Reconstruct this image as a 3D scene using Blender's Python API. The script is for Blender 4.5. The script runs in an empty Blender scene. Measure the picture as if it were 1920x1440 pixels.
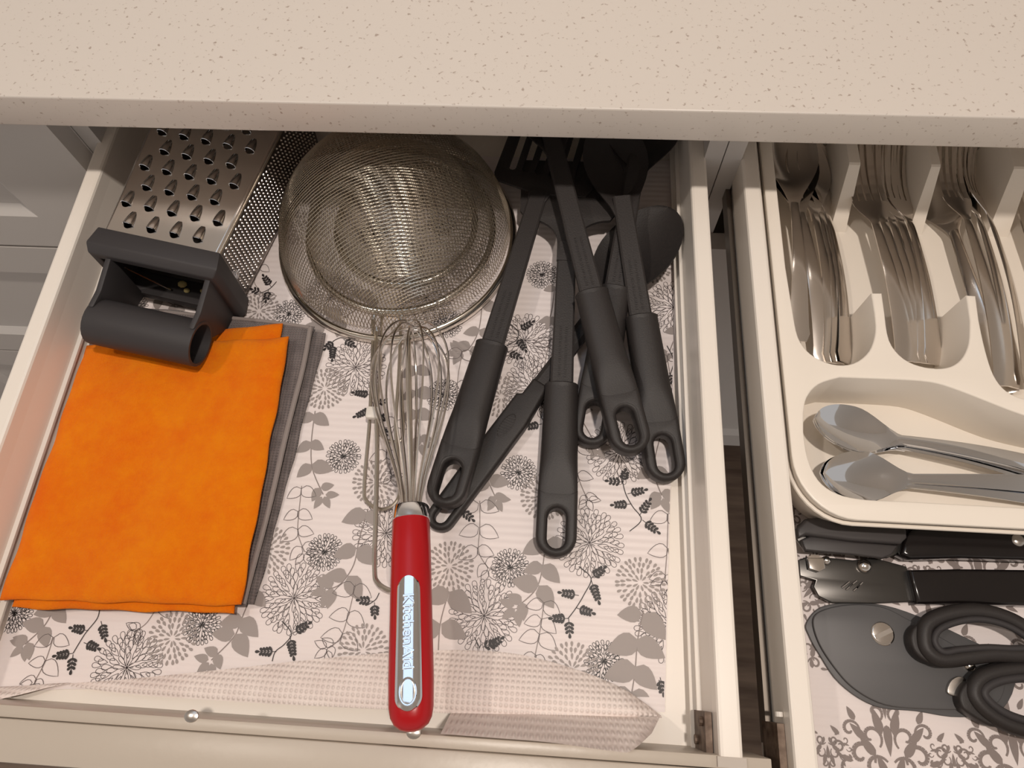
import bpy, bmesh, math, random
from math import sin, cos, pi, sqrt, radians
from mathutils import Vector, Matrix

random.seed(7)
sc = bpy.context.scene
COL = sc.collection

# ------------------------------------------------------------------ camera
F, H = 1298.1, 0.56
PITCH, ROLL, YAW = 1.1644, -0.0839, -0.1377
_p = Matrix(((1, 0, 0), (0, sin(PITCH), cos(PITCH)), (0, cos(PITCH), -sin(PITCH))))
_r = Matrix(((cos(ROLL), sin(ROLL), 0), (-sin(ROLL), cos(ROLL), 0), (0, 0, 1)))
_y = Matrix(((cos(YAW), -sin(YAW), 0), (sin(YAW), cos(YAW), 0), (0, 0, 1)))
CM = _r @ _p @ _y                                  # rows: right, up, forward
CT = CM.transposed()
def P(px, py, z=0.0):
    "point of the place seen at photo pixel (px, py), at height z above the drawer floor"
    d = CT @ Vector(((px - 960) / F, -(py - 720) / F, 1))
    t = (z - H) / d.z
    return Vector((d.x * t, d.y * t, z))
cam_d = bpy.data.cameras.new('camera'); cam = bpy.data.objects.new('camera', cam_d); COL.objects.link(cam)
cam_d.sensor_width = 36; cam_d.lens = F / 1920 * 36; cam_d.clip_start = 0.01
R, U, B = CM[0], CM[1], -CM[2]
cam.matrix_world = Matrix(((R.x, U.x, B.x, 0), (R.y, U.y, B.y, 0), (R.z, U.z, B.z, H), (0, 0, 0, 1)))
sc.camera = cam

# ------------------------------------------------------------------ light
w = bpy.data.worlds.new('world'); sc.world = w; w.use_nodes = True
w.node_tree.nodes['Background'].inputs[0].default_value = (1.0, 0.93, 0.87, 1)
w.node_tree.nodes['Background'].inputs[1].default_value = 0.52
def spot(name, loc, target, energy, color, size, blend, radius):
    l = bpy.data.lights.new(name, 'SPOT'); o = bpy.data.objects.new(name, l); COL.objects.link(o)
    l.energy = energy; l.color = color; l.spot_size = radians(size); l.spot_blend = blend; l.shadow_soft_size = radius
    o.location = loc
    o.rotation_euler = (Vector(target) - Vector(loc)).to_track_quat('-Z', 'Y').to_euler()
spot('ceiling_downlight', (0.21, 0.02, 1.62), (-0.05, 0.30, 0), 50, (1.0, 0.895, 0.80), 100, 0.7, 0.035)
spot('ceiling_downlight', (-0.85, 0.05, 1.62), (-0.25, 0.25, 0), 19, (1.0, 0.895, 0.79), 100, 0.7, 0.035)
al = bpy.data.lights.new('added_blue_panel', 'AREA'); ao = bpy.data.objects.new('added_blue_panel', al); COL.objects.link(ao)  # added unseen panel, gives chrome and spoons a blue reflection
al.shape = 'RECTANGLE'; al.size = 0.55; al.size_y = 0.70; al.energy = 1.6; al.color = (0.55, 0.76, 1.0)
ao.location = (-0.42, 0.62, 1.66)
sc.view_settings.view_transform = 'Standard'; sc.view_settings.look = 'None'
sc.view_settings.exposure = 0.0; sc.view_settings.gamma = 1.0; sc.view_settings.use_curve_mapping = False

# ------------------------------------------------------------------ materials
def lin(c):
    return tuple((v / 255 / 12.92 if v / 255 <= 0.04045 else ((v / 255 + 0.055) / 1.055) ** 2.4) for v in c) + (1,)
MATS = {}
def mat(name, c, rough=0.5, metal=0.0, bump=None, var=None, spec=0.5, sheen=0.0, extra=None, coat=0.0, detail=4):
    "bump = (kind, scale, distance); var = (scale, second colour, lo, hi)"
    m = bpy.data.materials.new(name); m.use_nodes = True
    nt = m.node_tree; b = nt.nodes['Principled BSDF']
    b.inputs['Base Color'].default_value = lin(c); b.inputs['Roughness'].default_value = rough
    b.inputs['Metallic'].default_value = metal; b.inputs['Specular IOR Level'].default_value = spec
    b.inputs['Sheen Weight'].default_value = sheen; b.inputs['Coat Weight'].default_value = coat
    tc = nt.nodes.new('ShaderNodeTexCoord')
    def tex(kind, scale):
        mp = nt.nodes.new('ShaderNodeMapping')
        nt.links.new(tc.outputs['Object'], mp.inputs['Vector'])
        if isinstance(scale, tuple): mp.inputs['Scale'].default_value = scale; s = 1
        else: s = scale
        if kind == 'noise':
            t = nt.nodes.new('ShaderNodeTexNoise'); t.inputs['Scale'].default_value = s; t.inputs['Detail'].default_value = detail; t.inputs['Roughness'].default_value = 0.5 if detail < 8 else 0.72; o = t.outputs['Fac']
        elif kind == 'voronoi':
            t = nt.nodes.new('ShaderNodeTexVoronoi'); t.inputs['Scale'].default_value = s; o = t.outputs['Distance']
        elif kind == 'wave':
            t = nt.nodes.new('ShaderNodeTexWave'); t.bands_direction = 'Y'; t.inputs['Scale'].default_value = s
            t.inputs['Distortion'].default_value = 3.0; t.inputs['Detail'].default_value = 1; t.inputs['Detail Scale'].default_value = 0.15; o = t.outputs['Fac']
        elif kind == 'weave':
            a = nt.nodes.new('ShaderNodeTexWave'); a.bands_direction = 'X'; a.inputs['Scale'].default_value = s
            c_ = nt.nodes.new('ShaderNodeTexWave'); c_.bands_direction = 'Y'; c_.inputs['Scale'].default_value = s
            for q in (a, c_): q.inputs['Distortion'].default_value = 0.6; nt.links.new(mp.outputs[0], q.inputs['Vector'])
            mx = nt.nodes.new('ShaderNodeMath'); mx.operation = 'MULTIPLY'
            nt.links.new(a.outputs['Fac'], mx.inputs[0]); nt.links.new(c_.outputs['Fac'], mx.inputs[1]); return mx.outputs[0]
        nt.links.new(mp.outputs[0], t.inputs['Vector'])
        return o
    if bump:
        bp = nt.nodes.new('ShaderNodeBump'); bp.inputs['Strength'].default_value = 1; bp.inputs['Distance'].default_value = bump[2]
        nt.links.new(tex(bump[0], bump[1]), bp.inputs['Height']); nt.links.new(bp.outputs[0], b.inputs['Normal'])
    if var:
        rp = nt.nodes.new('ShaderNodeValToRGB')
        rp.color_ramp.elements[0].color = lin(var[1]); rp.color_ramp.elements[1].color = lin(c)
        rp.color_ramp.elements[0].position = var[2]; rp.color_ramp.elements[1].position = var[3]
        nt.links.new(tex(var[4] if len(var) > 4 else 'noise', var[0]), rp.inputs[0]); nt.links.new(rp.outputs[0], b.inputs['Base Color'])
    MATS[name] = m
    return m
mat('counter', (208, 200, 192), 0.30, var=(260, (166, 152, 142), 0.30, 0.38), spec=0.4)
mat('shaded_front_paint', (190, 179, 166), 0.35, bump=('noise', 60, 0.0003))  # drawer-front paint, a cast shadow over the fronts darkened into its colour
mat('ceiling_paint', (236, 228, 218), 0.8)
mat('white_metal', (238, 230, 220), 0.30, spec=0.5)
mat('white_board', (240, 232, 222), 0.4)
mat('door_paint', (205, 200, 196), 0.4)
mat('carcass', (190, 180, 170), 0.6)
mat('liner', (236, 226, 224), 0.45, bump=('wave', (0, 52, 1), 0.00022), spec=0.4)
mat('liner_back', (244, 233, 227), 0.6, bump=('weave', 82, 0.0009), var=(28, (230, 216, 210), 0.3, 0.7))
mat('ink_black', (42, 36, 36), 0.5)
mat('ink_line', (84, 74, 74), 0.5)
mat('ink_grey', (158, 148, 144), 0.5)
mat('ink_stem', (138, 126, 122), 0.5)
mat('steel', (222, 216, 210), 0.17, 1.0)
mat('steel_brushed', (196, 190, 184), 0.3, 1.0, bump=('noise', (30, 900, 30), 0.00005))
mat('steel_wire', (200, 192, 180), 0.25, 1.0)
mat('mesh_wire', (196, 186, 170), 0.32, 1.0)
mat('rim_steel', (234, 228, 218), 0.17, 1.0)
mat('fine_steel', (120, 114, 110), 0.35, 1.0)
mat('chrome', (222, 224, 228), 0.06, 1.0)
mat('black_plastic', (44, 40, 39), 0.5, bump=('noise', 900, 0.0001), spec=0.4)
mat('black_nylon', (50, 46, 45), 0.55, bump=('noise', 700, 0.00025), spec=0.4)
mat('black_gloss', (24, 20, 20), 0.18, spec=0.5)
mat('grater_plastic', (56, 53, 54), 0.55, spec=0.35)
mat('red_plastic', (170, 14, 22), 0.28, spec=0.4)
mat('orange_cloth', (255, 142, 0), 0.95, bump=('noise', 560, 0.0015), var=(34, (248, 116, 0), 0.34, 0.66), spec=0.15, sheen=0.05, detail=14)
mat('grey_cloth', (128, 118, 116), 0.95, bump=('weave', 130, 0.0012), var=(90, (104, 95, 94), 0.3, 0.7), sheen=0.2)
mat('grey_hem', (146, 136, 132), 0.95, bump=('noise', 300, 0.0006), sheen=0.2)
mat('tray_plastic', (240, 231, 219), 0.3, spec=0.5)
mat('scissor_blade', (92, 91, 92), 0.5, 0.3)
mat('opener_steel', (92, 90, 88), 0.3, 0.9)
mat('opener_cover', (58, 54, 54), 0.45)
mat('rust', (128, 110, 96), 0.6, 0.3, var=(120, (84, 66, 54), 0.35, 0.65))
mat('slide_metal', (120, 112, 104), 0.35, 0.8)
mat('floor_wood', (130, 112, 98), 0.5, var=((6, 60, 6), (86, 70, 60), 0.3, 0.7))
mat('tie_plastic', (226, 220, 212), 0.3)
mat('crumb', (190, 176, 120), 0.7)
mat('dark_gap', (40, 34, 30), 0.8)

# ------------------------------------------------------------------ helpers
def link(o, parent=None, label=None, cat=None, group=None, kind=None):
    COL.objects.link(o)
    if parent is not None: o.parent = parent
    if label: o['label'] = label
    if cat: o['category'] = cat
    if group: o['group'] = group
    if kind: o['kind'] = kind
    return o
def thing(name, label, cat, mtx=None, group=None, loc=None):
    o = bpy.data.objects.new(name, None); o.empty_display_size = 0.02
    if mtx is not None: o.matrix_world = mtx
    if loc is not None: o.location = loc
    return link(o, None, label, cat, group)
class MB:
    def __init__(s): s.v = []; s.f = []
    def add(s, vs, fs):
        n = len(s.v); s.v += [tuple(v) for v in vs]; s.f += [tuple(i + n for i in f) for f in fs]; return s
    def box(s, a, b, m=None):
        x0, y0, z0 = a; x1, y1, z1 = b
        vs = [Vector(q) for q in ((x0,y0,z0),(x1,y0,z0),(x1,y1,z0),(x0,y1,z0),(x0,y0,z1),(x1,y0,z1),(x1,y1,z1),(x0,y1,z1))]
        if m is not None: vs = [m @ q for q in vs]
        return s.add(vs, ((3,2,1,0),(4,5,6,7),(0,1,5,4),(1,2,6,5),(2,3,7,6),(3,0,4,7)))
    def tube(s, pts, r, n=8, closed=False, flat=1.0, cap=True):
        pts = [Vector(p) for p in pts]; N = len(pts)
        rs = r if isinstance(r, (list, tuple)) else [r] * N
        vs = []; prev = None
        for i, p in enumerate(pts):
            a = pts[(i - 1) % N] if (closed or i > 0) else p
            b = pts[(i + 1) % N] if (closed or i < N - 1) else p
            t = (b - a).normalized()
            if prev is None:
                ref = Vector((0, 0, 1)) if abs(t.z) < 0.9 else Vector((1, 0, 0))
                u = ref.cross(t).normalized()
            else:
                u = (prev - t * prev.dot(t)).normalized()
            prev = u; v = t.cross(u)
            for k in range(n):
                q = 2 * pi * k / n
                vs.append(p + (u * cos(q) + v * sin(q) * flat) * rs[i])
        fs = []
        M = N if closed else N - 1
        for i in range(M):
            j = (i + 1) % N
            for k in range(n):
                l = (k + 1) % n
                fs.append((i*n+k, i*n+l, j*n+l, j*n+k))
        if not closed and cap:
            fs.append(tuple(range(n))[::-1]); fs.append(tuple((N-1)*n + k for k in range(n)))
        return s.add(vs, fs)
    def loft(s, rings, closed_ring=True, caps=True):
        n = len(rings[0]); vs = [q for r in rings for q in r]; fs = []
        for i in range(len(rings) - 1):
            for k in range(n if closed_ring else n - 1):
                l = (k + 1) % n
                fs.append((i*n+k, i*n+l, (i+1)*n+l, (i+1)*n+k))
        if caps and closed_ring:
            fs.append(tuple(range(n))[::-1]); fs.append(tuple((len(rings)-1)*n+k for k in range(n)))
        return s.add(vs, fs)
    def mesh(s, name, m, smooth=False):
        me = bpy.data.meshes.new(name); me.from_pydata(s.v, [], s.f); me.materials.append(MATS[m])
        bm = bmesh.new(); bm.from_mesh(me); bmesh.ops.recalc_face_normals(bm, faces=bm.faces); bm.to_mesh(me); bm.free()
        if smooth: smooth_mesh(me)
        return me
    def obj(s, name, m, parent=None, smooth=False, **k):
        return link(bpy.data.objects.new(name, s.mesh(name, m, smooth)), parent, **k)
def smooth_mesh(me, ang=40):
    for p in me.polygons: p.use_smooth = True
    me.set_sharp_from_angle(angle=radians(ang))
def box(name, a, b, m, parent=None, bev=0.0, **k):
    mb = MB().box(a, b); me = mb.mesh(name, m)
    if bev:
        bm = bmesh.new(); bm.from_mesh(me)
        bmesh.ops.bevel(bm, geom=bm.edges[:], offset=bev, segments=2, affect='EDGES', profile=0.5)
        bm.to_mesh(me); bm.free(); smooth_mesh(me)
    return link(bpy.data.objects.new(name, me), parent, **k)
def plate(outlines, half, bevel=0.0, res=2, m=None):
    "solid of a 2D outline with holes (xy), thickness 2*half centred on z=0, bevelled edges"
    cu = bpy.data.curves.new('outline', 'CURVE'); cu.dimensions = '2D'; cu.fill_mode = 'BOTH'
    cu.extrude = max(half - bevel, 1e-5); cu.bevel_depth = bevel; cu.bevel_resolution = res; cu.offset = -bevel
    for o in outlines:
        sp = cu.splines.new('POLY'); sp.points.add(len(o) - 1); sp.use_cyclic_u = True
        for q, p in zip(sp.points, o): q.co = (p[0], p[1], 0, 1)
    ob = bpy.data.objects.new('outline', cu)
    me = bpy.data.meshes.new_from_object(ob)
    bpy.data.objects.remove(ob); bpy.data.curves.remove(cu)
    bm = bmesh.new(); bm.from_mesh(me); bmesh.ops.remove_doubles(bm, verts=bm.verts, dist=1e-6)
    bmesh.ops.recalc_face_normals(bm, faces=bm.faces); bm.to_mesh(me); bm.free()
    me.materials.clear(); me.materials.append(MATS[m]); smooth_mesh(me, 35)
    return me
def pobj(name, outlines, half, m, parent=None, bevel=0.0, res=2, z=0.0, mtx=None, fn=None, **k):
    me = plate(outlines, half, bevel, res, m); me.name = name
    if z: me.transform(Matrix.Translation((0, 0, z)))
    if fn:
        for v in me.vertices: v.co = fn(v.co)
    o = bpy.data.objects.new(name, me)
    if mtx is not None: o.matrix_basis = mtx
    return link(o, parent, **k)
def capsule(cx, y0, y1, r0, r1, n=10):
    "outline along y, radius r0 at y0, r1 at y1"
    o = []
    for k in range(n + 1):
        a = pi + pi * k / n; o.append((cx + r0 * cos(a), y0 + r0 * sin(a)))
    for k in range(n + 1):
        a = pi * k / n; o.append((cx + r1 * cos(a), y1 + r1 * sin(a)))
    return o
def frame(p0, p1, roll=0.0):
    "local +Y runs from p0 to p1, +Z up, origin p0"
    p0 = Vector(p0); y = (Vector(p1) - p0).normalized(); x = y.cross(Vector((0, 0, 1))).normalized(); z = x.cross(y)
    m = Matrix(((x.x, y.x, z.x, p0.x), (x.y, y.y, z.y, p0.y), (x.z, y.z, z.z, p0.z), (0, 0, 0, 1)))
    return m @ Matrix.Rotation(roll, 4, 'Y')
def smoothline(pts, n=6, closed=False):
    "Catmull-Rom through points"
    pts = [Vector(p) for p in pts]; out = []; N = len(pts)
    rng = range(N) if closed else range(N - 1)
    for i in rng:
        p0 = pts[(i - 1) % N] if closed or i > 0 else pts[i]
        p1 = pts[i]; p2 = pts[(i + 1) % N]
        p3 = pts[(i + 2) % N] if closed or i + 2 < N else p2
        for k in range(n):
            t = k / n
            out.append(0.5 * ((2*p1) + (p2-p0)*t + (2*p0-5*p1+4*p2-p3)*t*t + (3*p1-p0-3*p2+p3)*t**3))
    if not closed: out.append(pts[-1])
    return out
def copy_tree(o, parent=None):
    c = o.copy(); COL.objects.link(c)
    if parent is not None: c.parent = parent
    for ch in list(o.children): copy_tree(ch, c)
    return c

# ================================================================== STRUCTURE
FLOORZ = -0.76
box('floor', (-2.5, -2.2, FLOORZ - 0.04), (2.5, 1.1, FLOORZ), 'floor_wood', kind='structure')
box('ceiling', (-2.5, -2.2, 1.68), (2.5, 1.1, 1.72), 'ceiling_paint', kind='structure')
box('wall_back', (-2.5, 1.06, FLOORZ), (2.5, 1.1, 1.68), 'ceiling_paint', kind='structure')
ctop = thing('countertop', 'pale speckled stone countertop across the top of the picture', 'countertop', loc=(0, 0.388, 0.14))
me = MB().box((-1.5, 0, 0), (1.7, 0.66, 0.031)).mesh('slab', 'counter')
bm = bmesh.new(); bm.from_mesh(me)
bmesh.ops.bevel(bm, geom=[e for e in bm.edges if all(v.co.y < 0.001 for v in e.verts)], offset=0.0018, segments=3, affect='EDGES', profile=0.5)
bm.to_mesh(me); bm.free(); smooth_mesh(me)
link(bpy.data.objects.new('slab', me), ctop)

def shaker_front(name, parent, x0, x1, z0, z1, y=0.42, fr=0.10, rec=0.008, m='door_paint', bev=0.012):
    "a framed front panel: outer frame, sloped bevel, recessed field"
    f = MB(); t = 0.02
    a = [(x0, z0), (x1, z0), (x1, z1), (x0, z1)]
    b = [(x0+fr, z0+fr*0.55), (x1-fr, z0+fr*0.55), (x1-fr, z1-fr*0.55), (x0+fr, z1-fr*0.55)]
    c = [(x0+fr+bev, z0+fr*0.55+bev), (x1-fr-bev, z0+fr*0.55+bev), (x1-fr-bev, z1-fr*0.55-bev), (x0+fr+bev, z1-fr*0.55-bev)]
    vs = [(p[0], y, p[1]) for p in a] + [(p[0], y, p[1]) for p in b] + [(p[0], y+rec, p[1]) for p in c] + [(p[0], y+t, p[1]) for p in a]
    fs = [(8, 9, 10, 11)]
    for k in range(4):
        l = (k+1) % 4
        fs += [(k, l, 4+l, 4+k), (4+k, 4+l, 8+l, 8+k), (k, 12+k, 12+l, l)]
    fs.append((15, 14, 13, 12))
    return f.add(vs, fs).obj(name, m, parent)
def cabinet(label, x0, x1, fronts, open_top):
    c = thing('base_cabinet', label, 'cabinet', loc=(x0, 0.44, FLOORZ))
    def part(name, a, b, m='carcass'):
        return box(name, (a[0]-x0, a[1]-0.44, a[2]-FLOORZ), (b[0]-x0, b[1]-0.44, b[2]-FLOORZ), m, c)
    part('side_panel', (x0, 0.44, FLOORZ+0.08), (x0+0.016, 1.0, 0.1385), 'door_paint')
    part('side_panel', (x1-0.016, 0.44, FLOORZ+0.08), (x1, 1.0, 0.1385), 'door_paint')
    part('back_panel', (x0+0.016, 0.985, FLOORZ+0.08), (x1-0.016, 1.0, 0.1385))
    part('bottom_panel', (x0+0.016, 0.44, FLOORZ+0.08), (x1-0.016, 0.985, FLOORZ+0.096))
    part('toe_kick', (x0, 0.49, FLOORZ), (x1, 0.505, FLOORZ+0.08), 'door_paint')
    for (nm, z0, z1) in fronts:
        o = shaker_front(nm, c, 0.0015, x1-x0-0.0015, z0-FLOORZ, z1-FLOORZ, y=-0.02)
    return c
cabinet('closed cabinet with framed drawer fronts left of the open drawer', -1.05, -0.4475, [('drawer_front', -0.0835, 0.125), ('drawer_front', -0.375, -0.0885), ('drawer_front', -0.67, -0.380)], False)
cabinet('cabinet that the left drawer pulls out of, pale door below', -0.4465, 0.146, [('door', -0.67, -0.048)], True)
cabinet('cabinet behind the cutlery drawer', 0.147, 0.75, [('door', -0.67, -0.048)], True)

# ------------------------------------------------------------------ drawers
RAILZ = 0.064
def drawer(label, xl, xr, yf, yb, front=True):
    "xl, xr: inner floor edges. rails stand outside them"
    d = thing('kitchen_drawer', label, 'drawer', loc=((xl+xr)/2, yf, 0))
    ox, oy = (xl+xr)/2, yf
    W2 = (xr-xl)/2; L = yb-yf
    box('bottom_panel', (-W2-0.004, 0.0, -0.012), (W2+0.004, L, 0.0), 'white_board', d)
    for s in (-1, 1):
        prof = [(0.0, -0.012), (0.0, 0.009), (-0.0035, 0.0105), (-0.0035, 0.0125), (0.0005, 0.0135), (0.0012, 0.020), (-0.001, 0.0215), (-0.001, 0.024), (0.002, 0.025),
                (0.0035, 0.050), (0.0036, 0.0615), (0.0044, 0.0632), (0.0062, 0.064), (0.0162, 0.064), (0.0178, 0.0634), (0.0186, 0.0615), (0.0186, 0.030), (0.0165, 0.027), (0.0165, -0.012)]
        rings = [[(s*(W2 + a), y, z) for a, z in prof] for y in (0.0, L)]
        MB().loft(rings).obj('side_wall', 'white_metal', d)
        MB().box((s*(W2+0.0185), 0.02, 0.008), (s*(W2+0.0225), L, 0.022)).obj('slide_runner', 'slide_metal', d)
    box('back_panel', (-W2, L-0.012, 0.0), (W2, L, 0.062), 'white_board', d)
    return d, ox, oy
XL, XR = -0.417, 0.113
YF, YB = -0.0385, 0.53
dl, ox, oy = drawer('left open drawer with black utensils, sieves and cloths inside', XL, XR, YF, YB)
# box front, rebated strip and front slab of the left drawer
def dpart(nm, a, b, m, par, bev=0.0): return box(nm, (a[0]-ox, a[1]-oy, a[2]), (b[0]-ox, b[1]-oy, b[2]), m, par, bev)
dpart('inner_front', (XL-0.003, -0.0385, 0.0), (XR+0.003, -0.0365, 0.018), 'white_board', dl)
fs_ = dpart('front_strip', (XL-0.03, -0.0435, -0.02), (XR+0.036, -0.0360, 0.0625), 'shaded_front_paint', dl, 0.0008)
dpart('front_panel', (XL-0.033, -0.0695, -0.06), (XR+0.040, -0.0439, 0.064), 'shaded_front_paint', dl, 0.0015)
for px, py in ((357, 1343), (775, 1374)):
    q = P(px, py, 0.064)
    rings = [[(q.x-ox + r*cos(a*pi/8), q.y-oy + r*0.8*sin(a*pi/8), 0.0624+z) for a in range(16)] for r, z in ((0.0050, 0), (0.0046, 0.0008), (0.003, 0.0014), (0.001, 0.0016))]
    MB().loft(rings).obj('screw', 'steel_brushed', dl, smooth=True)
# rusty fixing bracket near the front of the right side wall
dpart('bracket', (XR-0.0016, -0.036, 0.016), (XR+0.0028, -0.012, 0.050), 'rust', dl)
MB().tube([(XR-ox-0.0016, -0.018-oy, 0.042), (XR-ox-0.004, -0.018-oy, 0.042)], 0.003, 10).obj('bracket_screw', 'rust', dl)
MB().tube([(XR-ox-0.0016, -0.030-oy, 0.026), (XR-ox-0.004, -0.030-oy, 0.026)], 0.003, 10).obj('bracket_screw', 'rust', dl)
# thin metal clip under the end of the right rail
MB().box((XR-ox+0.002, -0.0425-oy, 0.063), (XR-ox+0.020, -0.0365-oy, 0.0646)).obj('rail_clip', 'carcass', dl)

XL2, XR2 = 0.1815, 0.70
dr, ox2, oy2 = drawer('right open drawer holding the white cutlery tray', XL2, XR2, -0.050, YB)
box('front_strip', (XL2-0.03-ox2, -0.0075, -0.02), (XR2+0.03-ox2, 0.0, 0.0625), 'shaded_front_paint', dr, 0.0008)
box('front_panel', (XL2-0.033-ox2, -0.0335, -0.06), (XR2+0.033-ox2, -0.0080, 0.064), 'shaded_front_paint', dr, 0.0015)
MB().box((XL2-ox2-0.0235, 0.004, 0.016), (XL2-ox2-0.0188, 0.034, 0.050)).obj('bracket', 'rust', dr)
MB().tube([(XL2-ox2-0.021, 0.038, 0.048), (XL2-ox2-0.021, 0.041, 0.048)], 0.0025, 10).obj('bracket_cap', 'tie_plastic', dr)

# ================================================================== LINERS WITH PRINTED PATTERN
def liner_shape(name, pts, z0, z1, m, parent=None, **k):
    me = plate([[(p.x, p.y) for p in pts]], (z1-z0)/2, 0, 0, m); me.transform(Matrix.Translation((0, 0, (z0+z1)/2)))
    return link(bpy.data.objects.new(name, me), parent, **k)
LZ = 0.0015
liner = thing('drawer_liner', 'white shelf liner printed with grey flowers, leaf vines and black sprigs', 'drawer liner', loc=(0, 0, 0))
edge_r = [Vector((0.1125, 0.49, 0)), Vector((0.1124, 0.33, 0)), P(1262, 760), P(1254, 1000), P(1249, 1200), P(1246, 1335)]
front_edge = [P(1246, 1335), P(1100, 1330), P(850, 1310), P(500, 1300), P(240, 1292), P(120, 1292), P(0, 1300), Vector((-0.4165, -0.030, 0))]
liner_shape('sheet', [Vector((-0.4165, 0.49, 0))] + edge_r + front_edge[1:], 0.0002, LZ, 'liner', liner)

EDGES = []                                            # (point, outward normal) limits of the printed sheet
def clip_print(o):
    "trim a motif where the sheet ends"
    me = o.data; mw = o.matrix_basis; hit = [e for e in EDGES if any((mw @ v.co - e[0]).dot(e[1]) > 0 for v in me.vertices)]
    if not hit: return
    if me.users > 1: me = me.copy(); o.data = me
    bm = bmesh.new(); bm.from_mesh(me); bm.transform(mw)
    for p, n in hit:
        bmesh.ops.bisect_plane(bm, geom=bm.verts[:]+bm.edges[:]+bm.faces[:], plane_co=p, plane_no=n, clear_outer=True)
    bm.transform(mw.inverted()); bm.to_mesh(me); bm.free()
def _edge(a, b):
    d = (b-a); n = Vector((d.y, -d.x, 0)).normalized()
    if n.dot(a - Vector((-0.15, 0.2, 0))) < 0: n = -n
    EDGES.append((a, n))
_edge(Vector((0.1123, 0.33, 0)), Vector((0.1123, 0.49, 0))); _edge(P(1254, 1000), P(1247, 1335)); _edge(P(1262, 760), P(1254, 1000))
_edge(P(0, 1284), P(850, 1300)); _edge(Vector((-0.416, 0, 0)), Vector((-0.416, 0.4, 0)))
class Ink(MB):
    lay = 0.0
    def poly(s, pts, z):
        s.lay += 0.000004; z += s.lay
        return s.add([(p[0], p[1], z) for p in pts], (tuple(range(len(pts))),))
    def strip(s, pts, lw, z, closed=False):
        pts = [Vector((p[0], p[1])) for p in pts]; N = len(pts); vs = []
        for i, p in enumerate(pts):
            a = pts[(i-1) % N] if closed or i else p; b = pts[(i+1) % N] if closed or i < N-1 else p
            t = (b-a); t = t.normalized() if t.length > 1e-9 else Vector((1, 0)); n = Vector((-t.y, t.x)) * lw/2
            vs += [(p.x+n.x, p.y+n.y, z), (p.x-n.x, p.y-n.y, z)]
        fs = []
        for i in range(N if closed else N-1):
            j = (i+1) % N; fs.append((2*i, 2*i+1, 2*j+1, 2*j))
        return s.add(vs, fs)
def drop(c, ang, L, W, n=7, tip=0.6):
    "teardrop outline starting at c, pointing along ang"
    o = []
    for k in range(2*n):
        t = 2*pi*k/(2*n); l = (1-cos(t))/2; wdt = sin(t) * W/2 * (l**tip)
        o.append((c[0] + l*L*cos(ang) - wdt*sin(ang), c[1] + l*L*sin(ang) + wdt*cos(ang)))
    return o
def leaf(c, ang, L, W, n=6):
    o = []
    for k in range(n+1):
        t = k/n; wd = W/2 * sin(pi*t**0.75)**0.8 * (1 - 0.25*t); o.append((t*L, wd))
    for k in range(n-1, 0, -1):
        t = k/n; wd = W/2 * sin(pi*t**0.75)**0.8 * (1 - 0.25*t); o.append((t*L, -wd))
    return [(c[0]+x*cos(ang)-y*sin(ang), c[1]+x*sin(ang)+y*cos(ang)) for x, y in o]
ZI = LZ + 0.00025
def flower_lines(R, rings, lw, jit=0.25, seed=1):
    rnd = random.Random(seed); k = Ink()
    for (r, n, L, W) in rings:
        for i in range(n):
            a = 2*pi*(i + rnd.uniform(-jit, jit))/n
            k.strip(drop((R*r*cos(a), R*r*sin(a)), a + rnd.uniform(-.12, .12), R*L, R*W), lw, 0, True)
    for i in range(9):
        a = 2*pi*i/9; k.strip([(0, 0), (R*0.18*cos(a), R*0.18*sin(a))], lw*1.2, 0)
    return k
BIG = flower_lines(0.0275, [(0.06, 8, 0.34, 0.15), (0.24, 12, 0.32, 0.19), (0.42, 17, 0.30, 0.20), (0.58, 22, 0.28, 0.19), (0.73, 27, 0.27, 0.185)], 0.00042, 0.2, 3).mesh('printed_flower', 'ink_line')
SMALL = flower_lines(0.0150, [(0.06, 9, 0.36, 0.19), (0.30, 15, 0.34, 0.22), (0.50, 20, 0.30, 0.21), (0.70, 25, 0.30, 0.20)], 0.00042, 0.2, 5).mesh('printed_flower', 'ink_black')
sk = Ink()
for r, n, L, W in ((0.10, 9, 0.24, 0.085), (0.34, 15, 0.24, 0.10), (0.58, 22, 0.22, 0.11), (0.80, 28, 0.21, 0.11)):
    for i in range(n):
        a = 2*pi*(i + random.uniform(-.2, .2))/n; sk.poly(drop((0.0195*r*cos(a), 0.0195*r*sin(a)), a, 0.0195*L, 0.0195*W*1.25, 5, 0.4), 0)
SOLID = sk.mesh('printed_flower', 'ink_grey')
def put(me, px, py, rot, s=1.0, z=ZI):
    o = bpy.data.objects.new('printed_flower', me); q = P(px, py); o.location = (q.x, q.y, z); o.rotation_euler = (0, 0, rot); o.scale = (s, s, 1)
    clip_print(o)
    return link(o, liner)
LAY = iter(i * 0.000004 for i in range(400))
for (px, py) in ((553, 1122), (908, 1155), (1105, 1018), (1160, 850), (240, 1252), (1262, 578), (668, 690), (985, 640), (725, 1000), (1256, 1175), (1000, 730), (800, 560), (420, 560), (620, 560), (300, 800), (120, 900), (400, 900)):
    put(BIG, px, py, random.random()*6, z=ZI+next(LAY))
for (px, py) in ((610, 1036), (957, 1065), (645, 857), (972, 887), (380, 1172), (1132, 1240), (838, 608), (1017, 517), (543, 590), (832, 742), (30, 1150), (700, 440), (830, 420), (250, 580), (200, 780), (1130, 690)):
    put(SMALL, px, py, random.random()*6, z=ZI+next(LAY))
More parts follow.
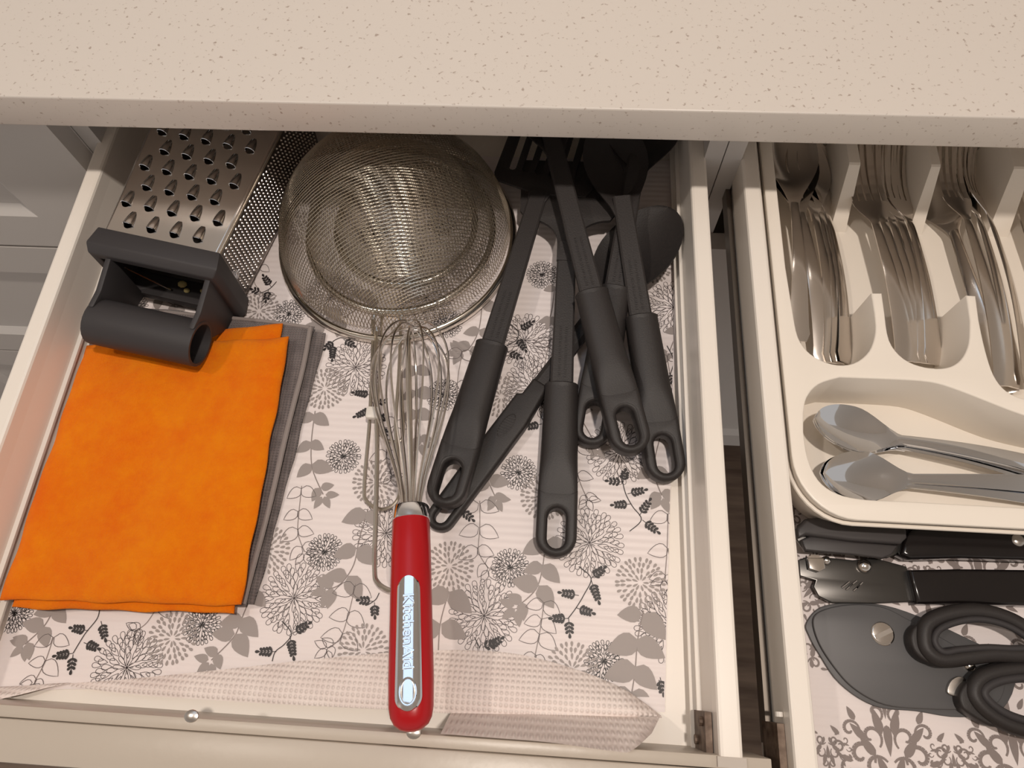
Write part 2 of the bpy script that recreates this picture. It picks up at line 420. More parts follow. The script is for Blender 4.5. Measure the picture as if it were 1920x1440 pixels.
for (px, py) in ((843, 1062), (1200, 1093), (325, 1197), (610, 730), (705, 905), (682, 1220), (500, 1032), (1020, 932), (940, 745), (1072, 1255), (487, 585), (880, 500), (1220, 500), (330, 700), (560, 430), (760, 480)):
    put(SOLID, px, py, random.random()*6, z=ZI+next(LAY))
def vine(pxs, n, size, filled, start=0.08, end_trio=True, name='printed_vine', wide=0.72, sides=(1, -1)):
    pts = [P(*q).to_2d() for q in pxs]; pl = [q.to_2d() for q in smoothline([q.to_3d() for q in pts], 6)]
    z = ZI + next(LAY); c = pts[0]
    root = bpy.data.objects.new(name, None)
    ln = Ink(); ln.strip([p - c for p in pl], 0.0008 if filled else 0.0006, 0)
    lf = Ink(); m = len(pl)-1
    for i in range(n):
        t = start + (0.92-start)*i/max(1, n-1); j = min(m-1, int(t*m)); p = pl[j]; d = pl[min(m, j+1)] - p; a = math.atan2(d.y, d.x)
        for sd in sides:
            s = size * random.uniform(0.85, 1.2) * (1.0 if i < n-1 else 0.75)
            off = random.uniform(-0.001, 0.001)
            q = leaf((p.x-c.x+off, p.y-c.y), a + sd*random.uniform(0.95, 1.25), s*1.25, s*wide*1.25)
            if filled: lf.poly(q, 0.00001)
            else: lf.strip(q, 0.00044, 0.00001, True)
    if end_trio:
        d = pl[-1]-pl[-3]; a = math.atan2(d.y, d.x); p = pl[-1]-c
        for da in (-0.9, 0.0, 0.9):
            q = leaf((p.x+0.16*size*cos(a+da), p.y+0.16*size*sin(a+da)), a+da*1.15, size*0.85, size*0.52)
            if filled: lf.poly(q, 0.00001)
            else: lf.strip(q, 0.00044, 0.00001, True)
    o = ln.obj(name, 'ink_stem', liner); o.location = (c.x, c.y, z)
    clip_print(o); lo = lf.obj('leaves', 'ink_grey' if filled else 'ink_line', o); lo.matrix_basis = o.matrix_basis; clip_print(lo); lo.matrix_basis = Matrix.Identity(4)
for pxs, n, s in (
    (((592, 772), (585, 830), (587, 880), (607, 928)), 4, 0.0135), (((691, 955), (675, 1010), (664, 1060), (640, 1095), (618, 1105)), 4, 0.0150),
    (((1022, 1010), (1018, 1060), (1005, 1105), (970, 1138)), 4, 0.0150), (((842, 1110), (826, 1170), (822, 1235)), 3, 0.0165),
    (((1206, 1145), (1195, 1200), (1190, 1260), (1182, 1310)), 4, 0.0170), (((478, 1105), (455, 1160), (440, 1195), (398, 1238)), 4, 0.0140),
    (((105, 1140), (85, 1175), (50, 1208)), 3, 0.0130), (((902, 850), (915, 900), (930, 935)), 3, 0.0125),
    (((905, 565), (898, 620), (880, 655), (862, 662)), 4, 0.0135), (((782, 690), (780, 760), (790, 830)), 4, 0.0130),
    (((1040, 540), (1035, 580), (1030, 600)), 2, 0.0110), (((1240, 810), (1225, 880), (1240, 930)), 3, 0.0150),
    (((700, 560), (640, 600), (600, 610)), 3, 0.0150), (((1270, 620), (1255, 660)), 1, 0.013), (((300, 560), (330, 575)), 2, 0.012),
    (((1080, 770), (1120, 840)), 2, 0.012)):
    vine(pxs, n, s, True)
for pxs, n, s in (
    (((567, 912), (562, 960), (560, 1000), (572, 1035)), 4, 0.0120), (((668, 1095), (655, 1150), (640, 1195), (618, 1215)), 4, 0.0125),
    (((900, 940), (900, 990), (898, 1035), (915, 1065)), 4, 0.0125), (((1020, 1130), (1013, 1180), (1002, 1235)), 4, 0.0125),
    (((103, 1195), (88, 1240), (68, 1278)), 3, 0.0115), (((305, 1125), (280, 1165), (262, 1180)), 2, 0.0115),
    (((1082, 835), (1083, 890), (1100, 935)), 3, 0.0115), (((1252, 965), (1250, 1030), (1246, 1085)), 3, 0.0125),
    (((868, 660), (858, 720), (862, 790)), 3, 0.0115), (((1030, 640), (1018, 700)), 2, 0.0115), (((490, 500), (478, 530), (500, 560)), 2, 0.010),
    (((745, 790), (725, 850), (735, 890)), 3, 0.011), (((1250, 670), (1262, 740)), 2, 0.011)):
    vine(pxs, n, s, False)
def sprig(pxs, twigs):
    pts = [P(*q).to_2d() for q in pxs]; pl = [q.to_2d() for q in smoothline([q.to_3d() for q in pts], 6)]; c = pts[0]; z = ZI + next(LAY)
    k = Ink(); k.strip([p-c for p in pl], 0.0007, 0)
    for (a, b) in twigs:
        a = P(*a).to_2d()-c; b = P(*b).to_2d()-c; d = b-a; L = d.length; u = d/L; n = Vector((-u.y, u.x)); ang = math.atan2(u.y, u.x)
        k.strip([a, b], 0.0005, 0)
        np_ = max(2, min(5, int(L/0.0031)))
        for i in range(np_):
            q = a + u*L*(0.22+0.74*i/np_)
            for sd in (1, -1):
                k.poly(drop((q.x, q.y), ang + sd*0.85, 0.0048*(1-0.08*i), 0.0027, 5, 0.35), 0.00001)
        k.poly(drop((b.x-u.x*0.001, b.y-u.y*0.001), ang, 0.0040, 0.0028, 5, 0.35), 0.00001)
    o = k.obj('printed_sprig', 'ink_black', liner); o.location = (c.x, c.y, z); clip_print(o)
sprig(((1165, 895), (1172, 925), (1185, 950), (1202, 975), (1180, 997)), (((1168, 905), (1140, 903)), ((1168, 905), (1172, 885)), ((1176, 927), (1208, 920)), ((1182, 946), (1150, 948)), ((1198, 968), (1217, 940)), ((1204, 976), (1232, 998))))
sprig(((1085, 1063), (1108, 1085), (1095, 1115), (1080, 1140), (1065, 1160)), (((1108, 1085), (1132, 1066)), ((1108, 1088), (1122, 1128)), ((1085, 1117), (1052, 1112)), ((1080, 1140), (1110, 1150)), ((1066, 1160), (1035, 1160)), ((1066, 1160), (1068, 1190))))
sprig(((530, 1165), (548, 1188), (535, 1208), (518, 1222), (512, 1240)), (((550, 1188), (580, 1170)), ((545, 1192), (552, 1232)), ((520, 1222), (487, 1222))))
sprig(((190, 1140), (185, 1160), (165, 1185), (155, 1200), (140, 1225)), (((168, 1183), (138, 1178)), ((160, 1205), (186, 1216)), ((192, 1165), (200, 1198)), ((140, 1225), (108, 1230)), ((140, 1227), (136, 1258))))
sprig(((712, 1112), (705, 1125), (690, 1135)), (((700, 1128), (675, 1126)), ((703, 1130), (704, 1155))))
sprig(((890, 1195), (900, 1215)), (((912, 1216), (940, 1198)), ((905, 1214), (925, 1206))))
sprig(((700, 755), (705, 790), (712, 820)), (((698, 742), (665, 738)), ((700, 768), (668, 782)), ((708, 760), (722, 752)), ((712, 790), (724, 782)), ((715, 805), (724, 815))))
sprig(((958, 610), (972, 625), (968, 640), (950, 650)), (((972, 622), (998, 606)), ((968, 634), (985, 658)), ((952, 662), (975, 672))))
sprig(((655, 640), (640, 635), (625, 642)), (((645, 638), (664, 650)), ((628, 640), (612, 655)), ((626, 645), (624, 675))))
sprig(((520, 530), (505, 545), (480, 555)), (((505, 545), (500, 565)), ((510, 540), (496, 520)), ((490, 550), (475, 545))))
sprig(((855, 950), (868, 958)), (((866, 958), (886, 975)),))
sprig(((1020, 750), (1012, 772), (1018, 790)), (((1012, 770), (1008, 745)), ((1016, 796), (988, 803))))
sprig(((1250, 650), (1262, 680), (1250, 720)), (((1258, 665), (1278, 652)), ((1254, 700), (1262, 722))))
sprig(((1235, 1275), (1240, 1300)), (((1237, 1270), (1243, 1300)),))
# curled-back front flap of the liner, its woven white underside showing
def flap(name, cols, hfun, lab=None):
    "cols: list of (top px, bottom px); surface bulges between fold line and free edge"
    n = 9; rows = []
    for i, (t, b) in enumerate(cols):
        u = i/(len(cols)-1); row = []
        for j in range(n):
            v = j/(n-1); px = t[0]+(b[0]-t[0])*v; py = t[1]+(b[1]-t[1])*v
            row.append(P(px, py, hfun(u, v)))
        rows.append(row)
    vs = [p for r in rows for p in r]; m = len(vs); vs += [Vector((p.x, p.y, p.z-0.0011)) for p in vs]
    fs = []; N = len(rows)
    for i in range(N-1):
        for j in range(n-1):
            a = i*n+j; fs += [(a, a+n, a+n+1, a+1), (m+a, m+a+1, m+a+n+1, m+a+n)]
    for i in range(N-1):
        for j in (0, n-1): a = i*n+j; fs.append((a, a+n, m+a+n, m+a))
    for j in range(n-1):
        for i in (0, N-1): a = i*n+j; fs.append((a, a+1, m+a+1, m+a))
    return MB().add(vs, fs).obj(name, 'liner_back', liner, smooth=True, label=lab)
tops = smoothline([Vector((x, y, 0)) for x, y in ((132, 1281), (240, 1273), (420, 1255), (600, 1235), (760, 1222), (880, 1219), (980, 1228), (1080, 1255), (1160, 1287), (1205, 1315), (1240, 1342))], 6)
bots = smoothline([Vector((x, y, 0)) for x, y in ((128, 1286), (240, 1301), (420, 1314), (600, 1324), (760, 1332), (850, 1338), (980, 1339), (1080, 1341), (1160, 1343), (1205, 1344), (1241, 1346))], 6)
def flap_h(u, v):
    k = sin(min(1, u*1.6 + 0.05)*pi/2) * (1.0 - 0.7*max(0, (u-0.86)/0.14))
    return 0.003 + 0.017*k*sin(pi*(0.12+0.88*v)*0.62)
flap('curled_flap', list(zip(tops, bots)), flap_h, 'white woven underside of the liner curling up at the front')
t2 = smoothline([Vector((x, y, 0)) for x, y in ((845, 1337), (980, 1339), (1080, 1341), (1160, 1343), (1205, 1344), (1238, 1343))], 5)
b2 = smoothline([Vector((x, y, 0)) for x, y in ((826, 1376), (930, 1384), (1030, 1392), (1147, 1408), (1183, 1408), (1222, 1375))], 5)
flap('torn_edge', list(zip(t2, b2)), lambda u, v: flap_h(0.5+0.45*u, 1) + 0.001 + v*(0.058 - 0.012*u) if v > 0 else flap_h(0.5+0.45*u, 1))
t3 = [Vector((x, y, 0)) for x, y in ((-14, 1288), (40, 1286), (90, 1282), (128, 1280))]
b3 = [Vector((x, y, 0)) for x, y in ((-14, 1314), (40, 1302), (90, 1289), (132, 1281))]
flap('corner_curl', list(zip(t3, b3)), lambda u, v: 0.004 + 0.012*sin(pi*v*0.5)*(1-u))

# damask liner of the right drawer
lin2 = thing('drawer_liner', 'white shelf liner with dark damask scrolls under the can opener and scissors', 'drawer liner', loc=(0, 0, 0))
liner_shape('sheet', [Vector((0.184, -0.044, 0)), Vector((0.69, -0.044, 0)), Vector((0.69, 0.48, 0)), Vector((0.184, 0.48, 0))], 0.0002, LZ, 'liner', lin2)
def spiral(k, c, ang, r, turns, sd, w0):
    pts = []
    n = 18
    for i in range(n+1):
        t = i/n; rr = r*(1-0.82*t); a = ang + sd*turns*2*pi*t
        pts.append((c[0]+rr*cos(a), c[1]+rr*sin(a)))
    for i in range(n):
        a, b = Vector(pts[i]), Vector(pts[i+1]); d = (b-a).normalized(); nn = Vector((-d.y, d.x)); wa = w0*(0.35+0.9*sin(pi*(0.1+0.8*i/n))); wb = w0*(0.35+0.9*sin(pi*(0.1+0.8*(i+1)/n)))
        k.poly([a+nn*wa/2, a-nn*wa/2, b-nn*wb/2, b+nn*wb/2], 0)
dm = Ink()
for sd in (1, -1):
    for (x, y, ang, r, tr, w0) in ((0.010, 0.004, 2.6, 0.009, 0.9, 0.0022), (0.020, 0.012, 3.6, 0.010, 0.95, 0.0024), (0.012, 0.024, 4.0, 0.0085, 0.9, 0.002), (0.026, 0.028, 3.2, 0.007, 0.9, 0.0018), (0.007, 0.040, 4.4, 0.006, 0.9, 0.0018), (0.030, 0.003, 2.0, 0.006, 0.85, 0.0016), (0.036, 0.016, 3.0, 0.005, 0.85, 0.0014)):
        dd = Ink(); spiral(dd, (sd*x, y), ang if sd > 0 else pi-ang, r, tr, -sd, w0); dm.add(dd.v, dd.f)
    for (x, y, a, L, W) in ((0.004, 0.000, 1.2, 0.014, 0.006), (0.010, 0.012, 0.9, 0.016, 0.007), (0.016, 0.022, 0.8, 0.014, 0.006), (0.004, 0.026, 1.3, 0.018, 0.007), (0.022, 0.034, 1.1, 0.010, 0.005), (0.026, 0.008, 0.3, 0.011, 0.004), (0.014, -0.004, -0.5, 0.010, 0.004), (0.008, 0.048, 1.0, 0.009, 0.004), (0.034, 0.024, 0.8, 0.008, 0.0035)):
        dm.poly(leaf((sd*x, y), a if sd > 0 else pi-a, L, W), 0.00001)
dm.poly(drop((0, 0.012), pi/2, 0.020, 0.008), 0.00002); dm.poly(drop((0, 0.036), pi/2, 0.020, 0.006), 0.00002)
DAM = dm.mesh('printed_scroll', 'ink_stem')
def damask(x, y, s, rot=0.0):
    o = bpy.data.objects.new('printed_scroll', DAM); o.location = (x, y, ZI); o.scale = (s, s, 1); o.rotation_euler = (0, 0, rot); link(o, lin2)
for i in range(5):
    for j in range(5):
        x = 0.250 + 0.086*i + (0.043 if j % 2 else 0); y = -0.046 + 0.062*j
        if x < 0.66 and y < 0.2: damask(x, y, 1.0)
for i in range(6):
    for j in range(5): damask(0.207 + 0.086*i + (0.043 if j % 2 else 0), -0.024 + 0.062*j, 0.42, pi)
for k in range(8): damask(0.1905, 0.14 + 0.044*k, 0.32, 0.8*k)
for (x, y, r) in ((0.198, 0.125, 0.6), (0.200, 0.020, 0.4), (0.196, 0.066, 5.5), (0.200, 0.31, 1.0), (0.200, 0.39, 1.0)): damask(x, y, 0.55, r)

# ================================================================== CLOTHS
def soft_slab(name, corners, z0, z1, m, parent, n=44, seed=0, amp=0.0012, edge=0.05, zl=None, label=None):
    "padded quilt-like layer of folded cloth; corners TL, TR, BR, BL (world xy)"
    rnd = random.Random(seed); ph = [rnd.uniform(0, 6) for _ in range(8)]
    TL, TR, BR, BL = [Vector((c[0], c[1])) for c in corners]
    top = []; bot = []
    for i in range(n+1):
        for j in range(n+1):
            u, v = i/n, j/n
            # pull sample points towards the rim
            uu = 0.5 - 0.5*cos(pi*u); vv = 0.5 - 0.5*cos(pi*v)
            p = (TL*(1-uu)+TR*uu)*(1-vv) + (BL*(1-uu)+BR*uu)*vv
            wob = 0.0005*(sin(17*vv+ph[0])+sin(31*vv+ph[1]))*(abs(2*uu-1)**6)*(1 if uu > .5 else -1)
            wob2 = 0.0005*(sin(15*uu+ph[2])+sin(27*uu+ph[3]))*(abs(2*vv-1)**6)
            d = min(uu, 1-uu, vv, 1-vv)/edge; k = sqrt(max(0, 1-(1-min(1, d))**2))
            wave = amp*(sin(9*uu+5*vv+ph[4]) + sin(14*vv-6*uu+ph[5])*0.6 + sin(23*uu+ph[6])*0.3)
            zm = (z0+z1)/2
            top.append((p.x+wob, p.y+wob2, zm + (z1-zm+wave)*k + 0.0002)); bot.append((p.x+wob, p.y+wob2, zm - (zm-z0)*k))
    m_ = len(top); fs = []; N = n+1
    for i in range(n):
        for j in range(n):
            a = i*N+j; fs += [(a, a+1, a+N+1, a+N), (m_+a, m_+a+N, m_+a+N+1, m_+a+1)]
    me_ = MB().add(top+bot, fs)
    o = me_.obj(name, m, parent, smooth=True, label=label)
    bm = bmesh.new(); bm.from_mesh(o.data); bmesh.ops.remove_doubles(bm, verts=bm.verts, dist=0.00045); bm.to_mesh(o.data); bm.free()
    return o
g2 = thing('folded_cloth', 'grey woven cloth at the bottom of the stack, showing along the right side', 'cloth', loc=(-0.32, 0.16, LZ))
q = [P(170, 578, .004), P(612, 626, .004), P(478, 1135, .004), P(55, 1138, .004)]
def loc_(cs, o): return [Vector((c.x-o.location.x, c.y-o.location.y)) for c in cs]
soft_slab('folded_layer', loc_(q, g2), 0.0003, 0.0055, 'grey_cloth', g2, 30, 2, 0.0004, 0.03)
g1 = thing('folded_cloth', 'grey cloth with a stitched hem directly under the orange cloth', 'cloth', loc=(-0.32, 0.16, 0.007))
q1 = [P(170, 566, .010), P(590, 611, .010), P(462, 1135, .010), P(45, 1138, .010)]
soft_slab('folded_layer', loc_(q1, g1), 0.0002, 0.0060, 'grey_cloth', g1, 30, 3, 0.0004, 0.03)
hp = smoothline([P(582, 614, .0133), P(568, 690, .0133), P(540, 800, .0133), P(505, 950, .0125), P(470, 1080, .0115), P(456, 1132, .011)], 5)
MB().tube([p - Vector(g1.location) for p in hp], 0.0022, 8).obj('hem', 'grey_hem', g1, smooth=True)
hp = smoothline([P(300, 584, .0125), P(430, 596, .0130), P(510, 604, .0130), P(580, 614, .0130)], 5)
MB().tube([p - Vector(g1.location) for p in hp], 0.0018, 8).obj('hem', 'grey_hem', g1, smooth=True)
oc = thing('folded_cloth', 'bright orange folded terry cloth on top of the stack', 'cloth', loc=(-0.32, 0.16, 0.0135))
q2 = [P(162, 648, .018), P(528, 604, .018), P(440, 1150, .016), P(22, 1140, .016)]
soft_slab('folded_layer', loc_(q2, oc), 0.0002, 0.0050, 'orange_cloth', oc, 44, 4, 0.0005, 0.03)
q3 = [P(160, 652, .023), P(543, 632, .023), P(452, 1136, .022), P(2, 1124, .022)]
soft_slab('folded_layer', loc_(q3, oc), 0.0050, 0.0125, 'orange_cloth', oc, 56, 5, 0.0009, 0.045)

# ================================================================== BOX GRATER
def lerp(a, b, t): return Vector(a) + (Vector(b)-Vector(a))*t
gb = Vector((-0.3385, 0.3105, 0.004)); gdir = Vector((0.0, 1.0, 0)).normalized()
ga = -0.155                                           # heading of the grater
gm = Matrix.Translation(gb) @ Matrix.Rotation(ga, 4, 'Z') @ Matrix.Rotation(0.075, 4, 'Y')
gr = thing('box_grater', 'stainless steel box grater with dark grey plastic handle lying on its side', 'grater', gm)
LG = 0.195
W0, W1, D0, D1 = 0.050, 0.061, 0.068, 0.080           # half widths / heights at the collar and the far end
ZB0, ZB1 = 0.010, 0.003
def gpt(x, t, side):                                  # x in -1..1, t 0..1 along, side 'top','bottom'
    wd = W0 + (W1-W0)*t; zt = (ZB0+D0) + (ZB1+D1-ZB0-D0)*t; zb = ZB0 + (ZB1-ZB0)*t
    return Vector((x*wd, LG*t, zt if side == 'top' else zb))
# coarse face with real holes
teeth = []
for r in range(9):
    n = 5 if r % 2 else 4
    for c in range(n):
        x = (c - (n-1)/2) * 0.0205 - 0.002; y = 0.020 + r*0.0195
        teeth.append((x, y))
slope = math.atan2((ZB1+D1)-(ZB0+D0), LG)
face_m = Matrix.Translation((0, 0, ZB0+D0)) @ Matrix.Rotation(slope, 4, 'X')
out = [(-W0+0.003, 0), (W0-0.003, 0), (W1-0.003, LG), (-W1+0.003, LG)]
holes = [[(x + 0.0039*cos(a*pi/7), y + 0.0043*sin(a*pi/7)) for a in range(14)] for x, y in teeth]
pobj('coarse_face', [out] + holes, 0.0005, 'steel', gr, mtx=face_m)
tb = MB(); rings = []
for k in range(7):
    t = k/6; rr = 0.0043*sqrt(1-(0.93*t)**2); hh = 0.0040*(1-t**1.6)
    rings.append([Vector((rr*cos(pi*a/10), -0.0008+0.0135*t, hh*sin(pi*a/10)+0.0004)) for a in range(11)])
tb.loft(rings, closed_ring=False, caps=False)
rings2 = [[p*1.0 - Vector((0, 0, 0.0006)) for p in r] for r in rings]; tb.loft(rings2, closed_ring=False, caps=False)
TOOTH = tb.mesh('grating_tooth', 'steel', True)
lipm = MB().tube([Vector((0.0043*cos(pi*a/10), -0.0008, 0.0040*sin(pi*a/10)+0.0003)) for a in range(11)], 0.0004, 5).mesh('tooth_lip', 'chrome', True)
for x, y in teeth:
    o = bpy.data.objects.new('grating_tooth', TOOTH); o.matrix_basis = face_m @ Matrix.Translation((x, y, 0.0003)); link(o, gr)
    l_ = bpy.data.objects.new('tooth_lip', lipm); link(l_, o)
# edges and other faces
def quad(name, a, b, c, d, th, m, par):
    a, b, c, d = map(Vector, (a, b, c, d)); n = (b-a).cross(d-a).normalized()*th
    return MB().add([a, b, c, d, a-n, b-n, c-n, d-n], [(0,1,2,3),(7,6,5,4),(0,4,5,1),(1,5,6,2),(2,6,7,3),(3,7,4,0)]).obj(name, m, par)
def side(sg):
    return gpt(sg, 0, 'bottom'), gpt(sg, 1, 'bottom'), gpt(sg, 1, 'top')-Vector((0, 0, 0.003)), gpt(sg, 0, 'top')-Vector((0, 0, 0.003))
for sg, nm in ((1, 'fine_face'), (-1, 'side_face')):
    a, b, c, d = side(sg); quad(nm, a, b, c, d, 0.0008*sg, 'fine_steel', gr)
quad('bottom_face', gpt(-1, 0, 'bottom'), gpt(1, 0, 'bottom'), gpt(1, 1, 'bottom'), gpt(-1, 1, 'bottom'), 0.0008, 'steel_brushed', gr)
for sg in (1, -1):                                    # rounded long corners
    ca = gpt(sg, 0, 'top'); cb = gpt(sg, 1, 'top'); rings = []
    for c_ in (ca, cb):
        o_ = c_ - Vector((sg*0.003, 0, 0.003))
        outer = [o_ + Vector((sg*0.0034*sin(k*pi/10), 0, 0.0034*cos(k*pi/10))) for k in range(6)]
        inner = [o_ + Vector((sg*0.0026*sin(k*pi/10), 0, 0.0026*cos(k*pi/10))) for k in range(5, -1, -1)]
        rings.append(outer+inner)
    MB().loft(rings).obj('rounded_edge', 'steel', gr, smooth=True)
# fine punched spikes on the right face (too many to pick apart)
a, b, c, d = side(1); sp_ = MB(); rnd = random.Random(2)
for i in range(38):
    for j in range(15):
        t = 0.055 + i*0.0255; s_ = 0.05 + j*0.064 + (0.032 if i % 2 else 0)
        if t > 0.99 or s_ > 0.97: continue
        p = lerp(lerp(a, b, t), lerp(d, c, t), s_); n = (b-a).cross(d-a).normalized()
        e1 = (b-a).normalized(); e2 = (d-a).normalized(); r_ = 0.00125; hgt = 0.0016
        base = [p + (e1*cos(k*pi/2.5)+e2*sin(k*pi/2.5))*r_ for k in range(5)]
        midr = [p + n*hgt*0.75 + (e1*cos(k*pi/2.5)+e2*sin(k*pi/2.5))*r_*0.6 for k in range(5)]
        tipv = p + n*hgt
        sp_.add(base+midr+[tipv], [(k, (k+1) % 5, 5+(k+1) % 5, 5+k) for k in range(5)] + [(5+k, 5+(k+1) % 5, 10) for k in range(5)])
sp_.obj('fine_spikes', 'steel', gr, smooth=True, kind='stuff')
# maker's stamp: raised fan on the fine face by the collar
fan = MB(); p0 = lerp(lerp(a, b, 0.03), lerp(d, c, 0.03), 0.42); n = (b-a).cross(d-a).normalized(); e1 = (b-a).normalized(); e2 = (d-a).normalized()
for k in range(9):
    an = -0.15 + k*0.22; dr_ = e1*cos(an*0.9) + e2*sin(an)
    fan.tube([p0 + dr_*0.006 + n*0.0006, p0 + dr_*0.013 + n*0.0006], 0.0005, 5)
fan.obj('stamped_fan', 'chrome', gr)
# collar: a plastic frame around the handle end
def collar_ring(y, ow, iw, zt, zb, it, ib):
    return [(-ow, y, zb), (ow, y, zb), (ow, y, zt), (-ow, y, zt)], [(-iw, y, ib), (iw, y, ib), (iw, y, it), (-iw, y, it)]
o1, i1 = collar_ring(0.010, 0.0535, 0.047, ZB0+D0+0.0045, ZB0-0.005, ZB0+D0-0.006, ZB0+0.006)
o2, i2 = collar_ring(-0.006, 0.0570, 0.047, ZB0+D0+0.0045, ZB0-0.005, ZB0+D0-0.006, ZB0+0.006)
o3, i3 = collar_ring(-0.013, 0.0545, 0.047, ZB0+D0+0.000, ZB0-0.002, ZB0+D0-0.008, ZB0+0.008)
vs = o1+o2+o3+i3+i2+i1; fs = []
for r_ in range(6):
    s2 = (r_+1) % 6
    for k in range(4): l = (k+1) % 4; fs.append((r_*4+k, r_*4+l, s2*4+l, s2*4+k))
me = MB().add(vs, fs).mesh('collar', 'grater_plastic'); bm = bmesh.new(); bm.from_mesh(me)
bmesh.ops.bevel(bm, geom=[e for e in bm.edges if e.calc_face_angle(0) > 0.3], offset=0.0012, segments=2, affect='EDGES', profile=0.5); bm.to_mesh(me); bm.free(); smooth_mesh(me)
link(bpy.data.objects.new('collar', me), gr)
# handle: two side arms and a hollow tubular grip
GY, GZ, GRr = -0.060, 0.0475, 0.0180
hx = 0.0465; gx = 0.0045
pts = []; irr = []
N_ = 24
rings = []
for x, r_ in ((-hx, GRr-0.002), (-hx, GRr-0.0003), (-hx+0.0015, GRr), (hx-0.0015, GRr), (hx, GRr-0.0003), (hx, GRr-0.0025), (hx-0.03, GRr-0.0045), (-hx+0.03, GRr-0.0045), (-hx, GRr-0.0035)):
    rings.append([(x+gx, GY + r_*1.12*cos(2*pi*k/N_), GZ + r_*sin(2*pi*k/N_)) for k in range(N_)])
MB().loft(rings, caps=False).obj('grip', 'grater_plastic', gr, smooth=True)
for sg in (-1, 1):
    prof = [(-0.011, ZB0+D0-0.004), (-0.040, 0.066), (GY+0.004, GZ+GRr+0.0005), (GY+0.012, GZ+0.012), (GY+0.019, GZ-0.002), (GY+0.012, GZ-0.014), (-0.030, ZB0+0.004), (-0.011, ZB0+0.000)]
    x0, x1 = gx+sg*(hx-0.0055), gx+sg*(hx-0.0005)
    me = MB().loft([[(x, y, z) for y, z in prof] for x in (x0, x1)]).mesh('arm', 'grater_plastic')
    bm = bmesh.new(); bm.from_mesh(me); bmesh.ops.bevel(bm, geom=bm.edges[:], offset=0.0012, segments=2, affect='EDGES', profile=0.5); bm.to_mesh(me); bm.free(); smooth_mesh(me)
    link(bpy.data.objects.new('arm', me), gr)
# rivets and crumbs seen inside the opening
for k in range(4):
    x = 0.004 + k*0.011
    MB().loft([[(x+r*cos(a*pi/5), 0.012 + z, 0.030 + r*sin(a*pi/5)) for a in range(10)] for r, z in ((0.0034, 0.002), (0.0030, -0.0012), (0.0014, -0.0026), (0.0003, -0.003))]).obj('inner_stud', 'steel', gr, smooth=True)
MB().tube([(-0.034, -0.010, 0.058), (-0.012, -0.004, 0.018)], 0.0009, 6).obj('inner_wire', 'steel_wire', gr)
for (x, y, s_) in ((-0.004, 0.004, 0.0045), (0.002, -0.001, 0.003), (0.016, 0.002, 0.0026)):
    rings = [[(x + s_*r*cos(a*pi/4), y + s_*0.8*r*sin(a*pi/4), 0.016 + s_*0.8*z) for a in range(8)] for r, z in ((0.5, 0), (1, 0.4), (0.8, 0.9), (0.3, 1.2))]
    MB().loft(rings).obj('food_crumb', 'crumb', gr, smooth=True)

# ================================================================== SIEVES (nested, dome up)
def sieve(label, c, Rr, h, z0, handle, hz, spacing, rot, wr, rim_t, clip=None):
    s = thing('wire_sieve', label, 'sieve', loc=(c[0], c[1], z0))
    rho = (Rr*Rr + h*h)/(2*h); zc = h - rho + rim_t*0.5
    mb = MB(); Rm = Rr - 0.0012; fm = math.asin(min(0.999, Rm/rho)); n = int(2*rho*fm/spacing)
    for dirn in (0, 1):
        for i in range(n):
            x0 = rho*sin(-fm + (i+0.5)*2*fm/n)
            if abs(x0) >= Rm: continue
            e = sqrt(Rm*Rm - x0*x0); rr = sqrt(rho*rho - x0*x0); fy = math.asin(min(0.9995, e/rr)); m = max(6, int(30*e/Rm)); pts = []
            for k in range(m+1):
                y = rr*sin(-fy + 2*fy*k/m); q2_ = rho*rho - x0*x0 - y*y
                z = zc + sqrt(max(q2_, 0)) + (0.00018 if dirn else -0.00018)
                px, py = (x0, y) if dirn == 0 else (y, x0)
                pts.append((px*cos(rot)-py*sin(rot), px*sin(rot)+py*cos(rot), z))
            mb.tube(pts, wr, 3, cap=False)
    mb.obj('wire_mesh', 'mesh_wire', s, smooth=True, kind='stuff')
    # rolled rim band
    rings = []; prof = [(Rr+0.0012+0.0036*cos(a*pi/6), rim_t*0.42*(1+sin(a*pi/6))) for a in range(12)]
    N = 72; vs = []; fs = []
    for k in range(N):
        a = 2*pi*k/N
        for r, z in prof: vs.append((r*cos(a), r*sin(a), z))
    m = len(prof)
    for k in range(N):
        for j in range(m): fs.append((k*m+j, k*m+(j+1) % m, ((k+1) % N)*m+(j+1) % m, ((k+1) % N)*m+j))
    MB().add(vs, fs).obj('rim', 'rim_steel', s, smooth=True)
    if handle:
        pts = smoothline([Vector(p) - Vector((c[0], c[1], z0)) for p in handle], 6)
        MB().tube(pts, hz, 8).obj('handle', 'steel_wire', s, smooth=True)
        for e in (pts[0], pts[-1]):
            MB().tube([e + Vector((0, 0.0045, 0.0005)), e - Vector((0, 0.004, 0))], hz*1.35, 8, flat=0.6).obj('weld', 'steel', s, smooth=True)
    if clip is not None:
        q_ = Vector(clip) - Vector((c[0], c[1], z0)); me = MB().box(q_ - Vector((0.007, 0.0055, 0.003)), q_ + Vector((0.005, 0.0055, 0.0035))).mesh('plastic_tie', 'tie_plastic')
        bm = bmesh.new(); bm.from_mesh(me); bmesh.ops.bevel(bm, geom=bm.edges[:], offset=0.002, segments=2, affect='EDGES', profile=0.5); bm.to_mesh(me); bm.free(); smooth_mesh(me)
        link(bpy.data.objects.new('plastic_tie', me), s)
    return s
HZ = 0.0185
